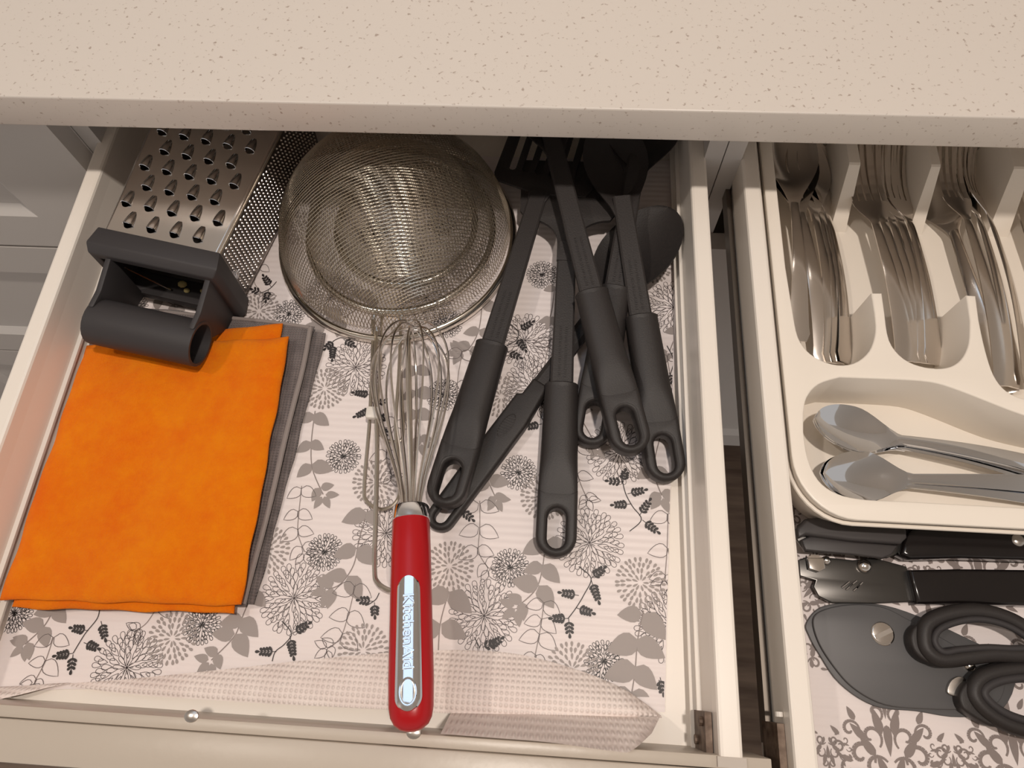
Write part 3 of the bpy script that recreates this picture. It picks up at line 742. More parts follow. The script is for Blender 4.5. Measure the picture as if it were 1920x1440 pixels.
big_handle = [P(706, 622, 0.0105), P(703, 700, 0.013), P(707, 820, 0.016), P(705, 950, HZ), P(702, 1060, HZ), P(708, 1092, HZ), P(735, 1108, HZ), P(762, 1105, HZ), P(772, 1080, HZ), P(773, 950, HZ), P(770, 820, 0.016), P(768, 700, 0.013), P(766, 630, 0.0105)]
sieve('largest fine-mesh wire sieve, upside down with its long wire handle under the whisk', (-0.152, 0.385), 0.110, 0.106, LZ+0.0005, big_handle, 0.0019, 0.0030, 0.42, 0.00040, 0.012, P(702, 775, 0.016))
mid_handle = [P(700, 600, 0.008), P(697, 700, 0.009), P(692, 800, 0.010), P(683, 910, 0.010), P(688, 940, 0.010), P(715, 955, 0.010), P(742, 942, 0.010), P(750, 905, 0.010), P(742, 800, 0.010), P(748, 700, 0.009), P(752, 600, 0.008)]
sieve('middle wire sieve nested inside the largest one, handle loop ending beside the whisk ferrule', (-0.150, 0.392), 0.088, 0.082, LZ+0.0007, mid_handle, 0.0016, 0.0030, 0.12, 0.00034, 0.009)
sm_handle = [P(716, 590, 0.0065), P(712, 700, 0.0065), P(708, 790, 0.0065), P(718, 818, 0.0065), P(738, 828, 0.0065), P(756, 812, 0.0065), P(752, 700, 0.0065), P(750, 590, 0.0065)]
sieve('smallest wire sieve nested innermost, its short handle loop showing through the whisk', (-0.146, 0.400), 0.066, 0.060, LZ+0.0007, sm_handle, 0.0013, 0.0028, 0.8, 0.00032, 0.007)

# ================================================================== WHISK
we, wf = P(771, 1372, 0.0835), P(771, 957, 0.064)
wm = frame(we, wf); LH = (wf-we).length
wk = thing('whisk', 'balloon whisk with glossy red handle and chrome inlay', 'whisk', wm)
def sring(y, hw, ht, n=24, e=2.3, zc=0.0):
    r = []
    for k in range(n):
        a = 2*pi*k/n; cx_, sx_ = cos(a), sin(a)
        r.append((hw*math.copysign(abs(cx_)**(2/e), cx_), y, zc + ht*math.copysign(abs(sx_)**(2/e), sx_)))
    return r
prof = [(0.000, 0.0030, 0.003), (0.0012, 0.0070, 0.006), (0.004, 0.0108, 0.0088), (0.008, 0.0130, 0.0105), (0.014, 0.0142, 0.0113), (0.030, 0.0146, 0.0118), (0.070, 0.0142, 0.0120), (LH*0.8, 0.0138, 0.0124), (LH-0.008, 0.0133, 0.0125), (LH-0.0075, 0.0131, 0.0124)]
MB().loft([sring(*p) for p in prof]).obj('handle', 'red_plastic', wk, smooth=True)
MB().loft([sring(LH-0.0085, 0.0130, 0.0122), sring(LH-0.0080, 0.0136, 0.0129), sring(LH+0.0015, 0.0132, 0.0127), sring(LH+0.0022, 0.0126, 0.0121), sring(LH+0.0022, 0.006, 0.006)]).obj('ferrule', 'chrome', wk, smooth=True)
# chrome inlay with embossed letters and a hanging hole
i0, i1_ = 0.0115, 0.0945
def curve_top(co):
    y = co.y; hw = 0.0143; return Vector((co.x, co.y, co.z - 0.0026*(co.x/0.010)**2 + 0.0115 - 0.0004*max(0, (0.02-y)/0.01)))
ol = [(x, y) for x, y in capsule(0, i0+0.0075, i1_-0.0085, 0.0086, 0.0078, 12)]
ol = [p for i, p in enumerate(ol)]
dens = []
for i, p in enumerate(ol): dens.append(p)
inl = MB(); rows = []
for k in range(41):
    y = i0-0.0011 + (i1_ - 0.0007 - i0 + 0.0011)*(0.5-0.5*cos(pi*k/40))
    if y < i0+0.0075: hw = sqrt(max(0, 0.0086**2 - (i0+0.0075-y)**2))
    elif y > i1_-0.0085: hw = sqrt(max(0, 0.0078**2 - (y-(i1_-0.0085))**2))
    else: hw = 0.0086 + (0.0078-0.0086)*(y-i0-0.0075)/(i1_-i0-0.016)
    hw = max(hw, 0.0002); row = []
    for j in range(13):
        u = -1+2*j/12; zz = 0.0126 - 0.0013*(hw*u/0.010)**2 - (0.0012 if abs(u) == 1 else 0) - (0.0006*max(0, (0.016-y)/0.016))
        row.append((hw*u, y, zz))
    rows.append(row)
inl.loft(rows, closed_ring=False, caps=False)
inl.obj('chrome_inlay', 'chrome', wk, smooth=True)
# dished hanging eye at the end of the inlay
MB().tube([(0.0052*cos(a*pi/12), 0.0215+0.0078*sin(a*pi/12), 0.0126-0.0013*(0.0052*cos(a*pi/12)/0.01)**2) for a in range(24)], 0.0007, 6, closed=True).obj('eye_ring', 'chrome', wk, smooth=True)
MB().loft([[(r*0.0050*cos(a*pi/12), 0.0215+r*0.0075*sin(a*pi/12), z) for a in range(24)] for r, z in ((1.0, 0.0126), (0.75, 0.0124), (0.02, 0.0122))], caps=False).obj('eye', 'steel_brushed', wk, smooth=True)
tx = bpy.data.curves.new('embossed_lettering', 'FONT'); tx.body = 'KitchenAid'; tx.size = 0.0105; tx.extrude = 0.0005; tx.bevel_depth = 0.0002; tx.align_x = 'CENTER'; tx.align_y = 'CENTER'
to = bpy.data.objects.new('embossed_lettering', tx); tme = bpy.data.meshes.new_from_object(to); bpy.data.objects.remove(to)
tme.transform(Matrix.Translation((0.0, 0.058, 0.0127)) @ Matrix.Rotation(-pi/2, 4, 'Z')); tme.materials.clear(); tme.materials.append(MATS['chrome'])
link(bpy.data.objects.new('embossed_lettering', tme), wk)
# balloon of wire loops
LB = (P(775, 604, 0.040) - wf).length
def balloon_r(s, rm):                                  # s 0..1 from ferrule to tip
    if s < 0.72: t = s/0.72; return 0.0065 + (rm-0.0065)*(t*t*(3-2*t))**0.85
    t = (s-0.72)/0.28; return rm*sqrt(max(0, 1-t*t))
NL = 7
for i in range(NL):
    th = pi*i/NL + 0.2; rm = 0.0315 - 0.0009*(i % 3); L_ = LB*(1.0 - 0.035*((i*3) % 5)/2); pts = []
    half = []
    for k in range(27):
        s = 1-(1-k/26)**1.6; half.append((balloon_r(s, rm), LH + 0.001 + L_*s))
    tilt = Vector((random.uniform(-.0015, .0015), 0, random.uniform(-.001, .001)))
    for r, y in half: pts.append(Vector((r*cos(th), y, r*sin(th)*0.92)) + tilt*(y-LH)/LB)
    for r, y in half[-2::-1]: pts.append(Vector((-r*cos(th), y, -r*sin(th)*0.92)) + tilt*(y-LH)/LB)
    MB().tube(pts, 0.00088, 7).obj('wire_loop', 'steel', wk, smooth=True)

# ================================================================== BLACK KITCHEN UTENSILS
def emboss(par, y0, y1, z, seed, sc_=1.0, flip=1):
    "unreadably small raised lettering on the shaft"
    rnd = random.Random(seed); mb = MB()
    for x in (-0.0025, 0.0025):
        y = y0
        while y < y1:
            l = rnd.uniform(0.0008, 0.0022)*sc_
            mb.box((x-0.0011, y, z), (x+0.0011*rnd.uniform(.4, 1), y+l*0.6, z+0.0005)); y += l*0.6 + rnd.uniform(0.0006, 0.0012)
    mb.obj('moulded_lettering', 'black_nylon', par, kind='stuff')
def utensil(name, label, end, top, shaft_to, head, gw=0.0156, roll=0.0, letters=True, bend=0.0):
    m = frame(end, top, roll); LGp = (Vector(top)-Vector(end)).length
    u = thing(name, label, 'utensil', m, 'black kitchen utensils in the left drawer')
    t = 0.0088
    o = []
    n = 12
    for k in range(n+1):
        a = pi + pi*k/n; o.append((gw*1.03*cos(a), gw*1.03 + gw*1.03*sin(a)))
    o += [(gw*1.02, 0.052), (-gw*1.02, 0.052)]
    hole = capsule(0, 0.0138, 0.0305, 0.0072, 0.0072, 8)
    go = pobj('grip', [o, hole], t, 'black_plastic', u, bevel=0.0034, res=4)
    # rounded upper body of the same grip
    rr_ = []
    for k in range(17):
        y = 0.0485 + (LGp-0.002-0.0485)*k/16; f = min(1, k/6); f = f*f*(3-2*f); wd = gw*(1.022 - 0.12*min(1, (y-0.0485)/(LGp*0.6)))
        rr_.append(sring(y, wd, t*(1.0+0.20*f), 40, 6.5-3.9*f))
    jm = MB().add([v.co for v in go.data.vertices], [tuple(p.vertices) for p in go.data.polygons]); jm.loft(rr_)
    go.data = jm.mesh('grip', 'black_plastic'); smooth_mesh(go.data, 35)
    # raised lip of the hole and of the grip's mouth
    MB().tube([(x*1.42, 0.02215+(y-0.02215)*1.2, t-0.0003) for x, y in capsule(0, 0.0138, 0.0305, 0.0072, 0.0072, 8)], 0.0005, 6, closed=True).obj('hole_lip', 'black_plastic', u, smooth=True)
    rings = [sring(LGp-0.003, gw*0.89, t*1.2, 24, 2.5), sring(LGp+0.0006, gw*0.92, t*1.24, 24, 2.5), sring(LGp+0.0016, gw*0.86, t*1.12, 24, 2.5), sring(LGp+0.0016, gw*0.5, t*0.4, 24, 2.5)]
    MB().loft(rings).obj('collar', 'black_plastic', u, smooth=True)
    LS = (Vector(shaft_to)-Vector(end)).length
    wS0, wS1, th = 0.0098, 0.0082, 0.0028
    rings = []
    for k in range(9):
        f = k/8; y = LGp-0.004 + (LS-LGp+0.004)*f; wd = wS0 + (wS1-wS0)*f; z = bend*f*f
        rings.append([(-wd, y, z-th), (wd, y, z-th), (wd, y, z+th*0.6), (wd*0.82, y, z+th), (-wd*0.82, y, z+th), (-wd, y, z+th*0.6)])
    me = MB().loft(rings).obj('shaft', 'black_nylon', u)
    if letters: emboss(u, LGp+0.008, min(LS-0.01, LGp+0.055), th+bend*0.15, len(label))
    hm = Matrix.Translation((0, LS, bend))
    head(u, hm)
    return u
def bowl_rings(L, W, depth, th=0.0016, nst=20, neck=0.008, nu=13, lift=0.0, th_n=0.002):
    top, bot = [], []; s0 = 0.24 if th < 0.001 else 0.08
    for i in range(nst+1):
        s = sin(pi/2*i/nst)**0.9; th_ = th + (th_n-th)*max(0, 1-s*4); y = -0.020 + (L+0.020)*s
        wd = max(0.0006, W*sqrt(max(0, 1-((s-0.56)/0.44)**2))) if s > 0.56 else neck + (W-neck)*sin(pi/2*(s/0.56))**(1.9 if th < 0.001 else 1.4)
        s1 = max(0.0, (s-s0)/(1-s0)); dp = depth*sin(pi*min(1, s1*0.97))**0.8
        r1, r2 = [], []
        for j in range(nu):
            u = -1+2*j/(nu-1); z = -dp*(1-u*u) + lift*s
            k_ = th_*(0.35+0.65*sqrt(1-0.9*u*u)); r1.append(Vector((wd*u, y, z+k_))); r2.append(Vector((wd*u, y, z-k_)))
        top.append(r1); bot.append(r2)
    return top, bot
def bowl(name, par, hm, m, L, W, depth, th=0.0016, neck=0.008, flip=1, lift=0.0):
    t, b = bowl_rings(L, W, depth, th, neck=neck, lift=lift, th_n=th*(2.2 if th < 0.001 else 1.5))
    rings = [r1 + r2[::-1] for r1, r2 in zip(t, b)]
    if flip < 0: rings = [[Vector((p.x, p.y, -p.z)) for p in r] for r in rings]
    rings = [[hm @ p for p in r] for r in rings]
    return MB().loft(rings).obj(name, m, par, smooth=True)
def head_slotted(u, hm):
    hm = hm @ Matrix.Rotation(radians(-3), 4, 'X')
    o = [(-0.0082, -0.012), (0.0082, -0.012), (0.011, -0.002), (0.044, 0.004), (0.0475, 0.012), (0.046, 0.105), (-0.046, 0.105), (-0.0475, 0.012), (-0.044, 0.004), (-0.011, -0.002)]
    h = [capsule(x, 0.022, 0.088, 0.0033, 0.0033, 5) for x in (-0.032, -0.019, -0.0065, 0.0065, 0.019, 0.032)]
    pobj('slotted_blade', [o]+h, 0.0016, 'black_nylon', u, bevel=0.0005, res=1, mtx=hm)
def head_turner(u, hm):
    hm = hm @ Matrix.Rotation(radians(-6), 4, 'X')
    R_ = 0.030; o = [(-0.0088, -0.02), (0.0088, -0.02)]
    for k in range(9):
        a = pi - k*(pi/2)/8; o.append((0.0088+R_ + R_*cos(a)*1.0, 0.000 + R_*0.85*sin(a)))
    o += [(0.047, 0.030), (0.046, 0.095), (-0.046, 0.095), (-0.047, 0.030)]
    for k in range(9):
        a = pi/2 + k*(pi/2)/8; o.append((-(0.0088+R_) - R_*cos(a)*1.0, 0.000 + R_*0.85*sin(a)))
    o2 = o[:2]
    for k in range(9):
        a = pi - k*(pi/2)/8; o2.append((0.0088+R_ + R_*cos(a), R_*0.85*(sin(a))))
    o2 += [(0.0445, 0.034), (0.046, 0.095), (-0.046, 0.095), (-0.0445, 0.034)]
    for k in range(8, -1, -1):
        a = pi - k*(pi/2)/8; o2.append((-(0.0088+R_ + R_*cos(a)), R_*0.85*sin(a)))
    pobj('blade', [o2], 0.0018, 'black_nylon', u, bevel=0.0005, res=1, mtx=hm)
def head_spoon(L, W, d, lift=0.0, ang=0.0, flip=1):
    def f(u, hm): bowl('bowl', u, hm @ Matrix.Rotation(radians(ang), 4, 'X'), 'black_nylon', L, W, d, flip=flip, lift=lift)
    return f
zc = 0.0105
UA = utensil('slotted_turner', 'black slotted turner leaning to the right, its grip end beside the whisk wires', P(829, 952, 0.0275), P(922, 650, 0.0295), P(1030, 362, 0.033), head_slotted)
UC = utensil('spatula', 'black solid spatula in the middle, its grip end reaching nearest the drawer front', P(1041, 1046, zc+0.0010), P(1053, 725, 0.0215), P(1062, 466, 0.0215), head_turner)
UE = utensil('ladle', 'black utensil whose grip lies half hidden under the topmost grip', P(1104, 838, zc+0.0010), P(1153, 545, 0.0275), P(1200, 300, 0.040), head_spoon(0.075, 0.036, 0.018))
UF = utensil('serving_spoon', 'black utensil at far right, its grip almost touching the drawer side', P(1251, 905, zc+0.0020), P(1202, 598, 0.0300), P(1172, 390, 0.026), head_spoon(0.085, 0.030, 0.012))
UD = utensil('cooking_spoon', 'topmost black utensil, crossing over the others with its grip in front', P(1188, 853, 0.035), P(1110, 552, 0.0470), P(1036, 258, 0.058), head_spoon(0.07, 0.030, 0.010))
# the big spoon lying underneath, with a ridged thumb rest
be, bt = P(812, 992, 0.0095), P(1142, 552, 0.0125)
bm_ = frame(be, bt); ub = thing('big_spoon', 'black spoon with ridged thumb rest lying lowest, wide bowl at far right', 'utensil', bm_, 'black kitchen utensils in the left drawer')
LBt = (bt-be).length; Lstep = (P(968, 742, 0.011)-be).length
o = []
for k in range(13):
    a = pi + pi*k/12; o.append((0.0115*cos(a), 0.0115+0.0115*sin(a)))
o += [(0.0118, 0.05), (0.0120, Lstep-0.02), (0.0085, Lstep+0.012), (0.0070, Lstep+0.02), (-0.0078, Lstep+0.02), (-0.0080, Lstep+0.003), (-0.0120, Lstep), (-0.0122, 0.05)]
pobj('handle', [o, capsule(0, 0.011, 0.022, 0.0050, 0.0050, 8)], 0.0066, 'black_plastic', ub, bevel=0.0028, res=3)
ty = (P(935, 790, 0.016)-be).length
MB().tube([(-0.0015+0.0048*cos(a*pi/10), ty+0.0115*sin(a*pi/10), 0.0066) for a in range(20)], 0.0005, 5, closed=True).obj('thumb_rest', 'black_nylon', ub, smooth=True)
for k in range(8):
    y = ty-0.0085+k*0.0024; hw = 0.0046*sqrt(max(0.1, 1-((y-ty)/0.0115)**2))
    MB().tube([(-0.0015-hw, y-0.0012, 0.0066), (-0.0015+hw, y+0.0012, 0.0066)], 0.0006, 5).obj('ridge', 'black_nylon', ub)
rings = []
for k in range(7):
    f = k/6; y = Lstep+0.01 + (LBt-Lstep-0.01)*f; wd = 0.0076
    rings.append([(-wd, y, -0.003), (wd, y, -0.003), (wd, y, 0.002), (wd*0.5, y, 0.0042), (-wd*0.5, y, 0.0042), (-wd, y, 0.002)])
MB().loft(rings).obj('shaft', 'black_nylon', ub)
bowl('bowl', ub, Matrix.Translation((-0.002, LBt-0.004, 0.0065)) @ Matrix.Rotation(radians(4), 4, 'X') @ Matrix.Rotation(-0.34, 4, 'Y'), 'black_nylon', 0.106, 0.0375, 0.013, 0.0015, neck=0.0076)

# ================================================================== CUTLERY TRAY
TZ = 0.060; TB = 0.0045
def tp(px, py): q = P(px, py, TZ); return (q.x, q.y)
tray = thing('cutlery_tray', 'white plastic cutlery tray with rounded scoops in the right drawer', 'tray', loc=(0, 0, 0))
xr_t, yb_t = 0.66, 0.505
outer = [(0.1815, yb_t), (0.1815, 0.170)]
cx_, cy_, rr = 0.1815+0.042, 0.119+0.046, 0.042
for k in range(0, 11):
    a = pi + (pi/2)*k/10; outer.append((cx_ + rr*cos(a), cy_ + 0.046*sin(a)))
outer += [(xr_t, 0.119), (xr_t, yb_t)]
slots = [tp(1449, 275)]
h1 = [Vector(tp(*q)).to_3d() for q in ((1487, 585), (1497, 632), (1520, 663), (1560, 682), (1600, 681), (1630, 658), (1642, 622), (1640, 585))]
h2 = [Vector(tp(*q)).to_3d() for q in ((1659, 585), (1668, 638), (1695, 672), (1735, 688), (1775, 689), (1802, 674), (1817, 643), (1819, 600))]
h3 = [Vector(tp(*q)).to_3d() for q in ((1836, 600), (1848, 655), (1864, 703), (1888, 733), (1925, 748), (1975, 748), (2005, 725), (2015, 680), (2012, 600))]
h4 = [Vector(tp(*q)).to_3d() for q in ((2035, 600), (2048, 655), (2070, 700), (2110, 730), (2160, 740), (2210, 725), (2235, 680), (2235, 600))]
hole1 = [(0.1925, yb_t-0.006), (0.1925, 0.330)] + [tuple(q[:2]) for q in smoothline(h1, 4)] + [tp(1634, 549), tp(1654, 549)] + [tuple(q[:2]) for q in smoothline(h2, 4)] + [tp(1812, 553), tp(1830, 554)] + \
    [tuple(q[:2]) for q in smoothline(h3, 4)] + [tp(2006, 556), tp(2028, 556)] + [tuple(q[:2]) for q in smoothline(h4, 4)] + [(tp(2235, 600)[0]+0.004, 0.30), (tp(2235, 600)[0]+0.004, yb_t-0.010)]
t_ = [Vector(tp(*q)).to_3d() for q in ((1508, 760), (1530, 724), (1575, 707))]
hole2 = [tuple(q[:2]) for q in smoothline([Vector(tp(*q)).to_3d() for q in ((1507, 775), (1513, 745), (1535, 720), (1575, 707))], 4)] + \
    [tuple(q[:2]) for q in smoothline([Vector(tp(*q)).to_3d() for q in ((1680, 711), (1745, 716), (1800, 732), (1920, 778), (2010, 800))], 4)] + [(xr_t-0.02, 0.196), (xr_t-0.02, 0.135)] + \
    [tuple(q[:2]) for q in smoothline([Vector(tp(*q)).to_3d() for q in ((1920, 952), (1700, 940), (1620, 936), (1570, 925), (1535, 900), (1515, 858), (1507, 810))], 4)]
def draft(co):
    "outer wall leans inwards towards the base"
    k = 0.0095*(TZ-co.z)/(TZ-TB); d = Vector((0, 0, 0))
    if co.x < cx_ and co.y < cy_:
        v = Vector((cx_-co.x, cy_-co.y, 0))
        if v.length > rr-0.006: d = v.normalized()
    elif co.x < 0.1875: d = Vector((1, 0, 0))
    elif co.y < 0.1225: d = Vector((0, 1, 0))
    return co + d*k
pobj('body', [outer, hole1, hole2], (TZ-TB)/2, 'tray_plastic', tray, bevel=0.0014, res=3, z=(TZ+TB)/2, fn=draft)
ins = 0.0008
pobj('base', [outer], 0.0012, 'tray_plastic', tray, z=TB+0.0013, fn=draft)
# turned-down outer lip
lipo = []
for x, y in outer:
    lipo.append((x, y))
lpts = [Vector((x, y, TZ-0.010)) for x, y in outer[1:-2]]
lpts = [Vector((0.1815, yb_t, TZ-0.010))] + lpts + [Vector((xr_t, 0.119, TZ-0.010))]
MB().tube([Vector((p.x-0.0004, p.y-0.0004, p.z)) for p in lpts], 0.0016, 8).obj('lip', 'tray_plastic', tray, smooth=True)
# dividers with sloping front ends
for (xa, xb) in ((0.2635, 0.2655), (0.3350, 0.3352), (0.4060, 0.4130), (0.480, 0.487)):
    th = 0.0052; yt, ybm = 0.4440, 0.4050
    pr_ = [(yb_t-0.011, TB+0.002), (yb_t-0.011, TZ-0.002), (yt, TZ-0.002), (yt-0.002, TZ-0.003), (ybm, TB+0.002)]
    v0 = [(xa-th*(0.75 if z > 0.03 else 1.2), y, z) for y, z in pr_]; v1 = [(xb+th*(0.75 if z > 0.03 else 1.2), y, z) for y, z in pr_]
    MB().loft([v0, v1]).obj('divider', 'tray_plastic', tray)

# ------------------------------------------------------------------ cutlery
def handle_rings(y0, y1, w0, w1, th, arch, n=14, endround=0.006):
    rings = []
    for k in range(n+1):
        f = k/n; y = y0 + (y1-y0)*f; wd = w0 + (w1-w0)*f
        e = (y1-y)
        if False: pass
        z = arch*sin(pi*f)
        rings.append((y, wd, th, z))
    return rings
def cut_ring(y, wd, th, z, n=12, crown=0.0):
    r = []
    for j in range(n):
        u = -1+2*j/(n-1); r.append(Vector((wd*u, y, z + th*sqrt(max(0.0, 1-0.75*u*u)))))
    for j in range(n-1, -1, -1):
        u = -1+2*j/(n-1); r.append(Vector((wd*u, y, z - th*0.6*sqrt(max(0.0, 1-0.9*u*u)))))
    return r
def cutlery_handle(par, LHn, m='steel', wn=0.0035, we_=0.0095, th=0.0014, arch=0.006, lines=False):
    "handle from y=0 (end) to y=LHn (neck)"
    rings = []; n = 20
    for k in range(n+1):
        f = k/n; y = LHn*f
        wd = we_ + (wn-we_)*(f**0.75)
        if f < 0.06: wd = we_*(0.72 + 0.28*sqrt(max(0, 1-(1-f/0.06)**2)))
        z = arch*sin(pi*f)
        t_ = th*(0.7 + 0.7*f)*(1 if f < 0.93 else 0.25+0.75*(1-f)/0.07)
        rings.append(cut_ring(y, wd, t_, z))
    return MB().loft(rings).obj('handle', m, par, smooth=True)
def spoon(name, label, end, neck, group, LBW=(0.062, 0.0205, 0.008), we_=0.0095, roll=0.0, m='steel', arch=0.006, rise=0.0):
    mm = frame(end, neck, roll); Lh = (Vector(neck)-Vector(end)).length
    s = thing(name, label, 'spoon', mm, group)
    cutlery_handle(s, Lh, m, arch=arch, we_=we_)
    bowl('bowl', s, Matrix.Translation((0, Lh+0.008, 0.0002 + 0.015*sin(radians(rise)))) @ Matrix.Rotation(radians(rise), 4, 'X'), m, LBW[0], LBW[1], LBW[2], 0.0007, neck=0.0035)
    return s
def fork(name, label, end, neck, group, roll=0.0, m='steel', we_=0.0095, arch=0.005, hw=0.0135, tl=0.062):
    mm = frame(end, neck, roll); Lh = (Vector(neck)-Vector(end)).length
    s = thing(name, label, 'fork', mm, group)
    cutlery_handle(s, Lh, m, arch=arch, we_=we_)
    rings = []
    L0 = 0.026
    def hz(y): t = y/(L0+tl); return -0.0075*sin(pi*min(1, t*1.05))**1.0 + 0.004*max(0, t-0.4)
    for k in range(9):
        f = k/8; y = -0.002 + L0*f; wd = 0.0035 + (hw-0.0035)*(sin(pi/2*f)**1.4)
        rings.append([p + Vector((0, Lh+y, 0)) for p in cut_ring(0, wd, 0.0010, hz(max(0, y)))])
    MB().loft(rings).obj('head', m, s, smooth=True)
    for i in range(4):
        xc = -hw + hw*2*(i+0.5)/4; rings = []
        for k in range(8):
            f = k/7; y = L0-0.003 + tl*f; wd = (hw/4*0.74)*(1-0.55*f); z = hz(y)
            rings.append([Vector((xc*(1-0.04*f)-wd, Lh+y, z-0.0007)), Vector((xc*(1-0.04*f)+wd, Lh+y, z-0.0007)), Vector((xc*(1-0.04*f)+wd, Lh+y, z+0.0007)), Vector((xc*(1-0.04*f)-wd, Lh+y, z+0.0007))])
        MB().loft(rings).obj('tine', m, s)
    return s
GS = 'tablespoons in the first compartment'
spoon('tablespoon', 'tablespoon on top of its stack, bowl upward against the tray edge', P(1497, 640, 0.026), P(1489, 374, 0.042), GS, (0.080, 0.0235, 0.010), roll=0.05)
spoon('tablespoon', 'tablespoon second in the stack, broad handle end bright in the scoop', P(1548, 680, 0.020), P(1500, 392, 0.033), GS, (0.080, 0.0235, 0.010), roll=-0.05)
spoon('tablespoon', 'tablespoon third in the stack, tilted to the right', P(1562, 681, 0.0205), P(1526, 395, 0.030), GS, (0.080, 0.0235, 0.010), roll=0.30)
spoon('tablespoon', 'tablespoon fourth in the stack, dark edge turned up', P(1572, 681, 0.0195), P(1538, 392, 0.027), GS, (0.080, 0.0235, 0.010), roll=0.50)
spoon('tablespoon', 'tablespoon lowest and rightmost in the stack', P(1584, 680, 0.0185), P(1548, 390, 0.024), GS, (0.080, 0.0235, 0.010), roll=0.62)
GF = 'dinner forks in the second compartment'
fl = ['leftmost dinner fork of the second compartment, lying flattest', 'second dinner fork from the left in the second compartment', 'middle dinner fork of the second compartment', 'second dinner fork from the right in the second compartment', 'rightmost dinner fork of the second compartment']
for i in range(5):
    fork('dinner_fork', fl[i], P(1700+13*i, 676+2*i, 0.021-0.001*i), P(1640+16*i, 415-1*i, 0.036-0.002*i), GF, roll=0.06+0.07*i, tl=0.066)
G3 = 'forks in the third compartment'
fork('salad_fork', 'fork at the front of the third compartment, tines in plain view', P(1884, 724, 0.028), P(1812, 408, 0.042), G3, roll=0.15)
fork('salad_fork', 'second fork of the third compartment, stacked right behind the first', P(1900, 727, 0.024), P(1834, 404, 0.036), G3, roll=0.45)
fork('salad_fork', 'fork lowest at the right in the third compartment', P(1926, 722, 0.020), P(1852, 400, 0.032), G3, roll=0.65)
spoon('tablespoon', 'odd spoon tilted against the left divider of the third compartment', P(1893, 738, 0.012), P(1785, 425, 0.022), G3, (0.060, 0.022, 0.008), roll=-0.7)
# knife at the frame's right edge
kn = thing('table_knife', 'steel table knife at the right edge, in the fourth compartment', 'knife', frame(P(2010, 690, 0.018), P(1925, 430, 0.022), 0.5))
cutlery_handle(kn, 0.09, 'steel', wn=0.006, we_=0.008, th=0.0028, arch=0.0)
pobj('blade', [[(-0.006, 0.088), (0.006, 0.088), (0.0095, 0.10), (0.0095, 0.175), (0.004, 0.195), (-0.006, 0.20)]], 0.0006, 'steel', kn)
GT = 'teaspoons in the crosswise compartment'
spoon('teaspoon', 'teaspoon with its bowl in the upper left of the crosswise compartment', P(1990, 885, 0.018), P(1672, 822, 0.026), GT, (0.056, 0.0200, 0.0075), we_=0.009, roll=0.10, m='chrome', rise=6)
spoon('teaspoon', 'teaspoon lying lowest and nearest in the crosswise compartment', P(2010, 912, 0.017), P(1690, 897, 0.024), GT, (0.056, 0.0195, 0.0075), we_=0.009, roll=-0.15, m='chrome', rise=6)
spoon('teaspoon', 'teaspoon nested just under the upper one in the crosswise compartment', P(1975, 905, 0.014), P(1668, 832, 0.0195), GT, (0.056, 0.0195, 0.0075), we_=0.009, roll=0.2, m='chrome', rise=6)
spoon('teaspoon', 'teaspoon nested just under the lower one in the crosswise compartment', P(1985, 935, 0.013), P(1684, 905, 0.0175), GT, (0.056, 0.0190, 0.0075), we_=0.009, roll=-0.1, m='chrome', rise=6)

# ================================================================== CAN OPENER
def px_outline(pts, z, org): return [((P(x, y, z).x-org.x), (P(x, y, z).y-org.y)) for x, y in pts]
co_o = P(1600, 1060, 0.0)
can = thing('can_opener', 'black-handled steel can opener lying below the cutlery tray', 'can opener', loc=(co_o.x, co_o.y, LZ))
def cpl(name, pts, z0, z1, m, bev=0.0008, hl=(), res=2, sm=3):
    zt = z1
    ol_ = px_outline(pts, zt, co_o)
    return pobj(name, [ol_] + [px_outline(h, zt, co_o) for h in hl], (z1-z0)/2, m, can, bevel=bev, res=res, z=(z0+z1)/2 - LZ)
low = [(1497, 1050), (1520, 1042), (1600, 1050), (1640, 1046), (1700, 1062), (1712, 1100), (1718, 1128), (1640, 1131), (1560, 1130), (1535, 1118), (1525, 1100), (1530, 1088), (1500, 1080)]
cpl('lower_plate', low, 0.006, 0.0095, 'opener_steel')
cpl('upper_plate', [(1495, 985), (1515, 972), (1580, 970), (1700, 985), (1700, 1030), (1665, 1046), (1600, 1040), (1510, 1034), (1493, 1010)], 0.012, 0.0155, 'opener_steel')
cpl('lever_cover', [(1494, 990), (1512, 972), (1560, 969), (1700, 983), (1702, 1008), (1690, 1020), (1600, 1014), (1512, 1003), (1496, 1010)], 0.016, 0.024, 'opener_cover', 0.0025, res=3)
cpl('lever_lower', [(1502, 1012), (1520, 1004), (1600, 1015), (1685, 1022), (1672, 1040), (1655, 1047), (1600, 1040), (1510, 1032)], 0.016, 0.020, 'opener_cover', 0.0015)
cpl('upper_handle', [(1700, 1004), (1722, 984), (1800, 984), (2120, 1000), (2150, 1030), (2120, 1055), (1800, 1045), (1708, 1047), (1690, 1038)], 0.006, 0.021, 'black_gloss', 0.003, res=3)
cpl('lower_handle', [(1706, 1068), (1800, 1066), (2100, 1070), (2130, 1110), (2100, 1140), (1800, 1132), (1720, 1132)], 0.0, 0.015, 'black_gloss', 0.003, res=3)
def dome(name, px, py, z, r, h, m, par, org, n=16):
    q = P(px, py, z+h) - Vector((org.x, org.y, LZ))
    MB().loft([[(q.x + r*k*cos(2*pi*a/n), q.y + r*k*sin(2*pi*a/n), z-LZ + h*zz) for a in range(n)] for k, zz in ((1, 0), (0.95, 0.35), (0.75, 0.7), (0.4, 0.93), (0.05, 1.0))]).obj(name, m, par, smooth=True)
dome('rivet', 1625, 1060, 0.0095, 0.0056, 0.005, 'steel', can, co_o)
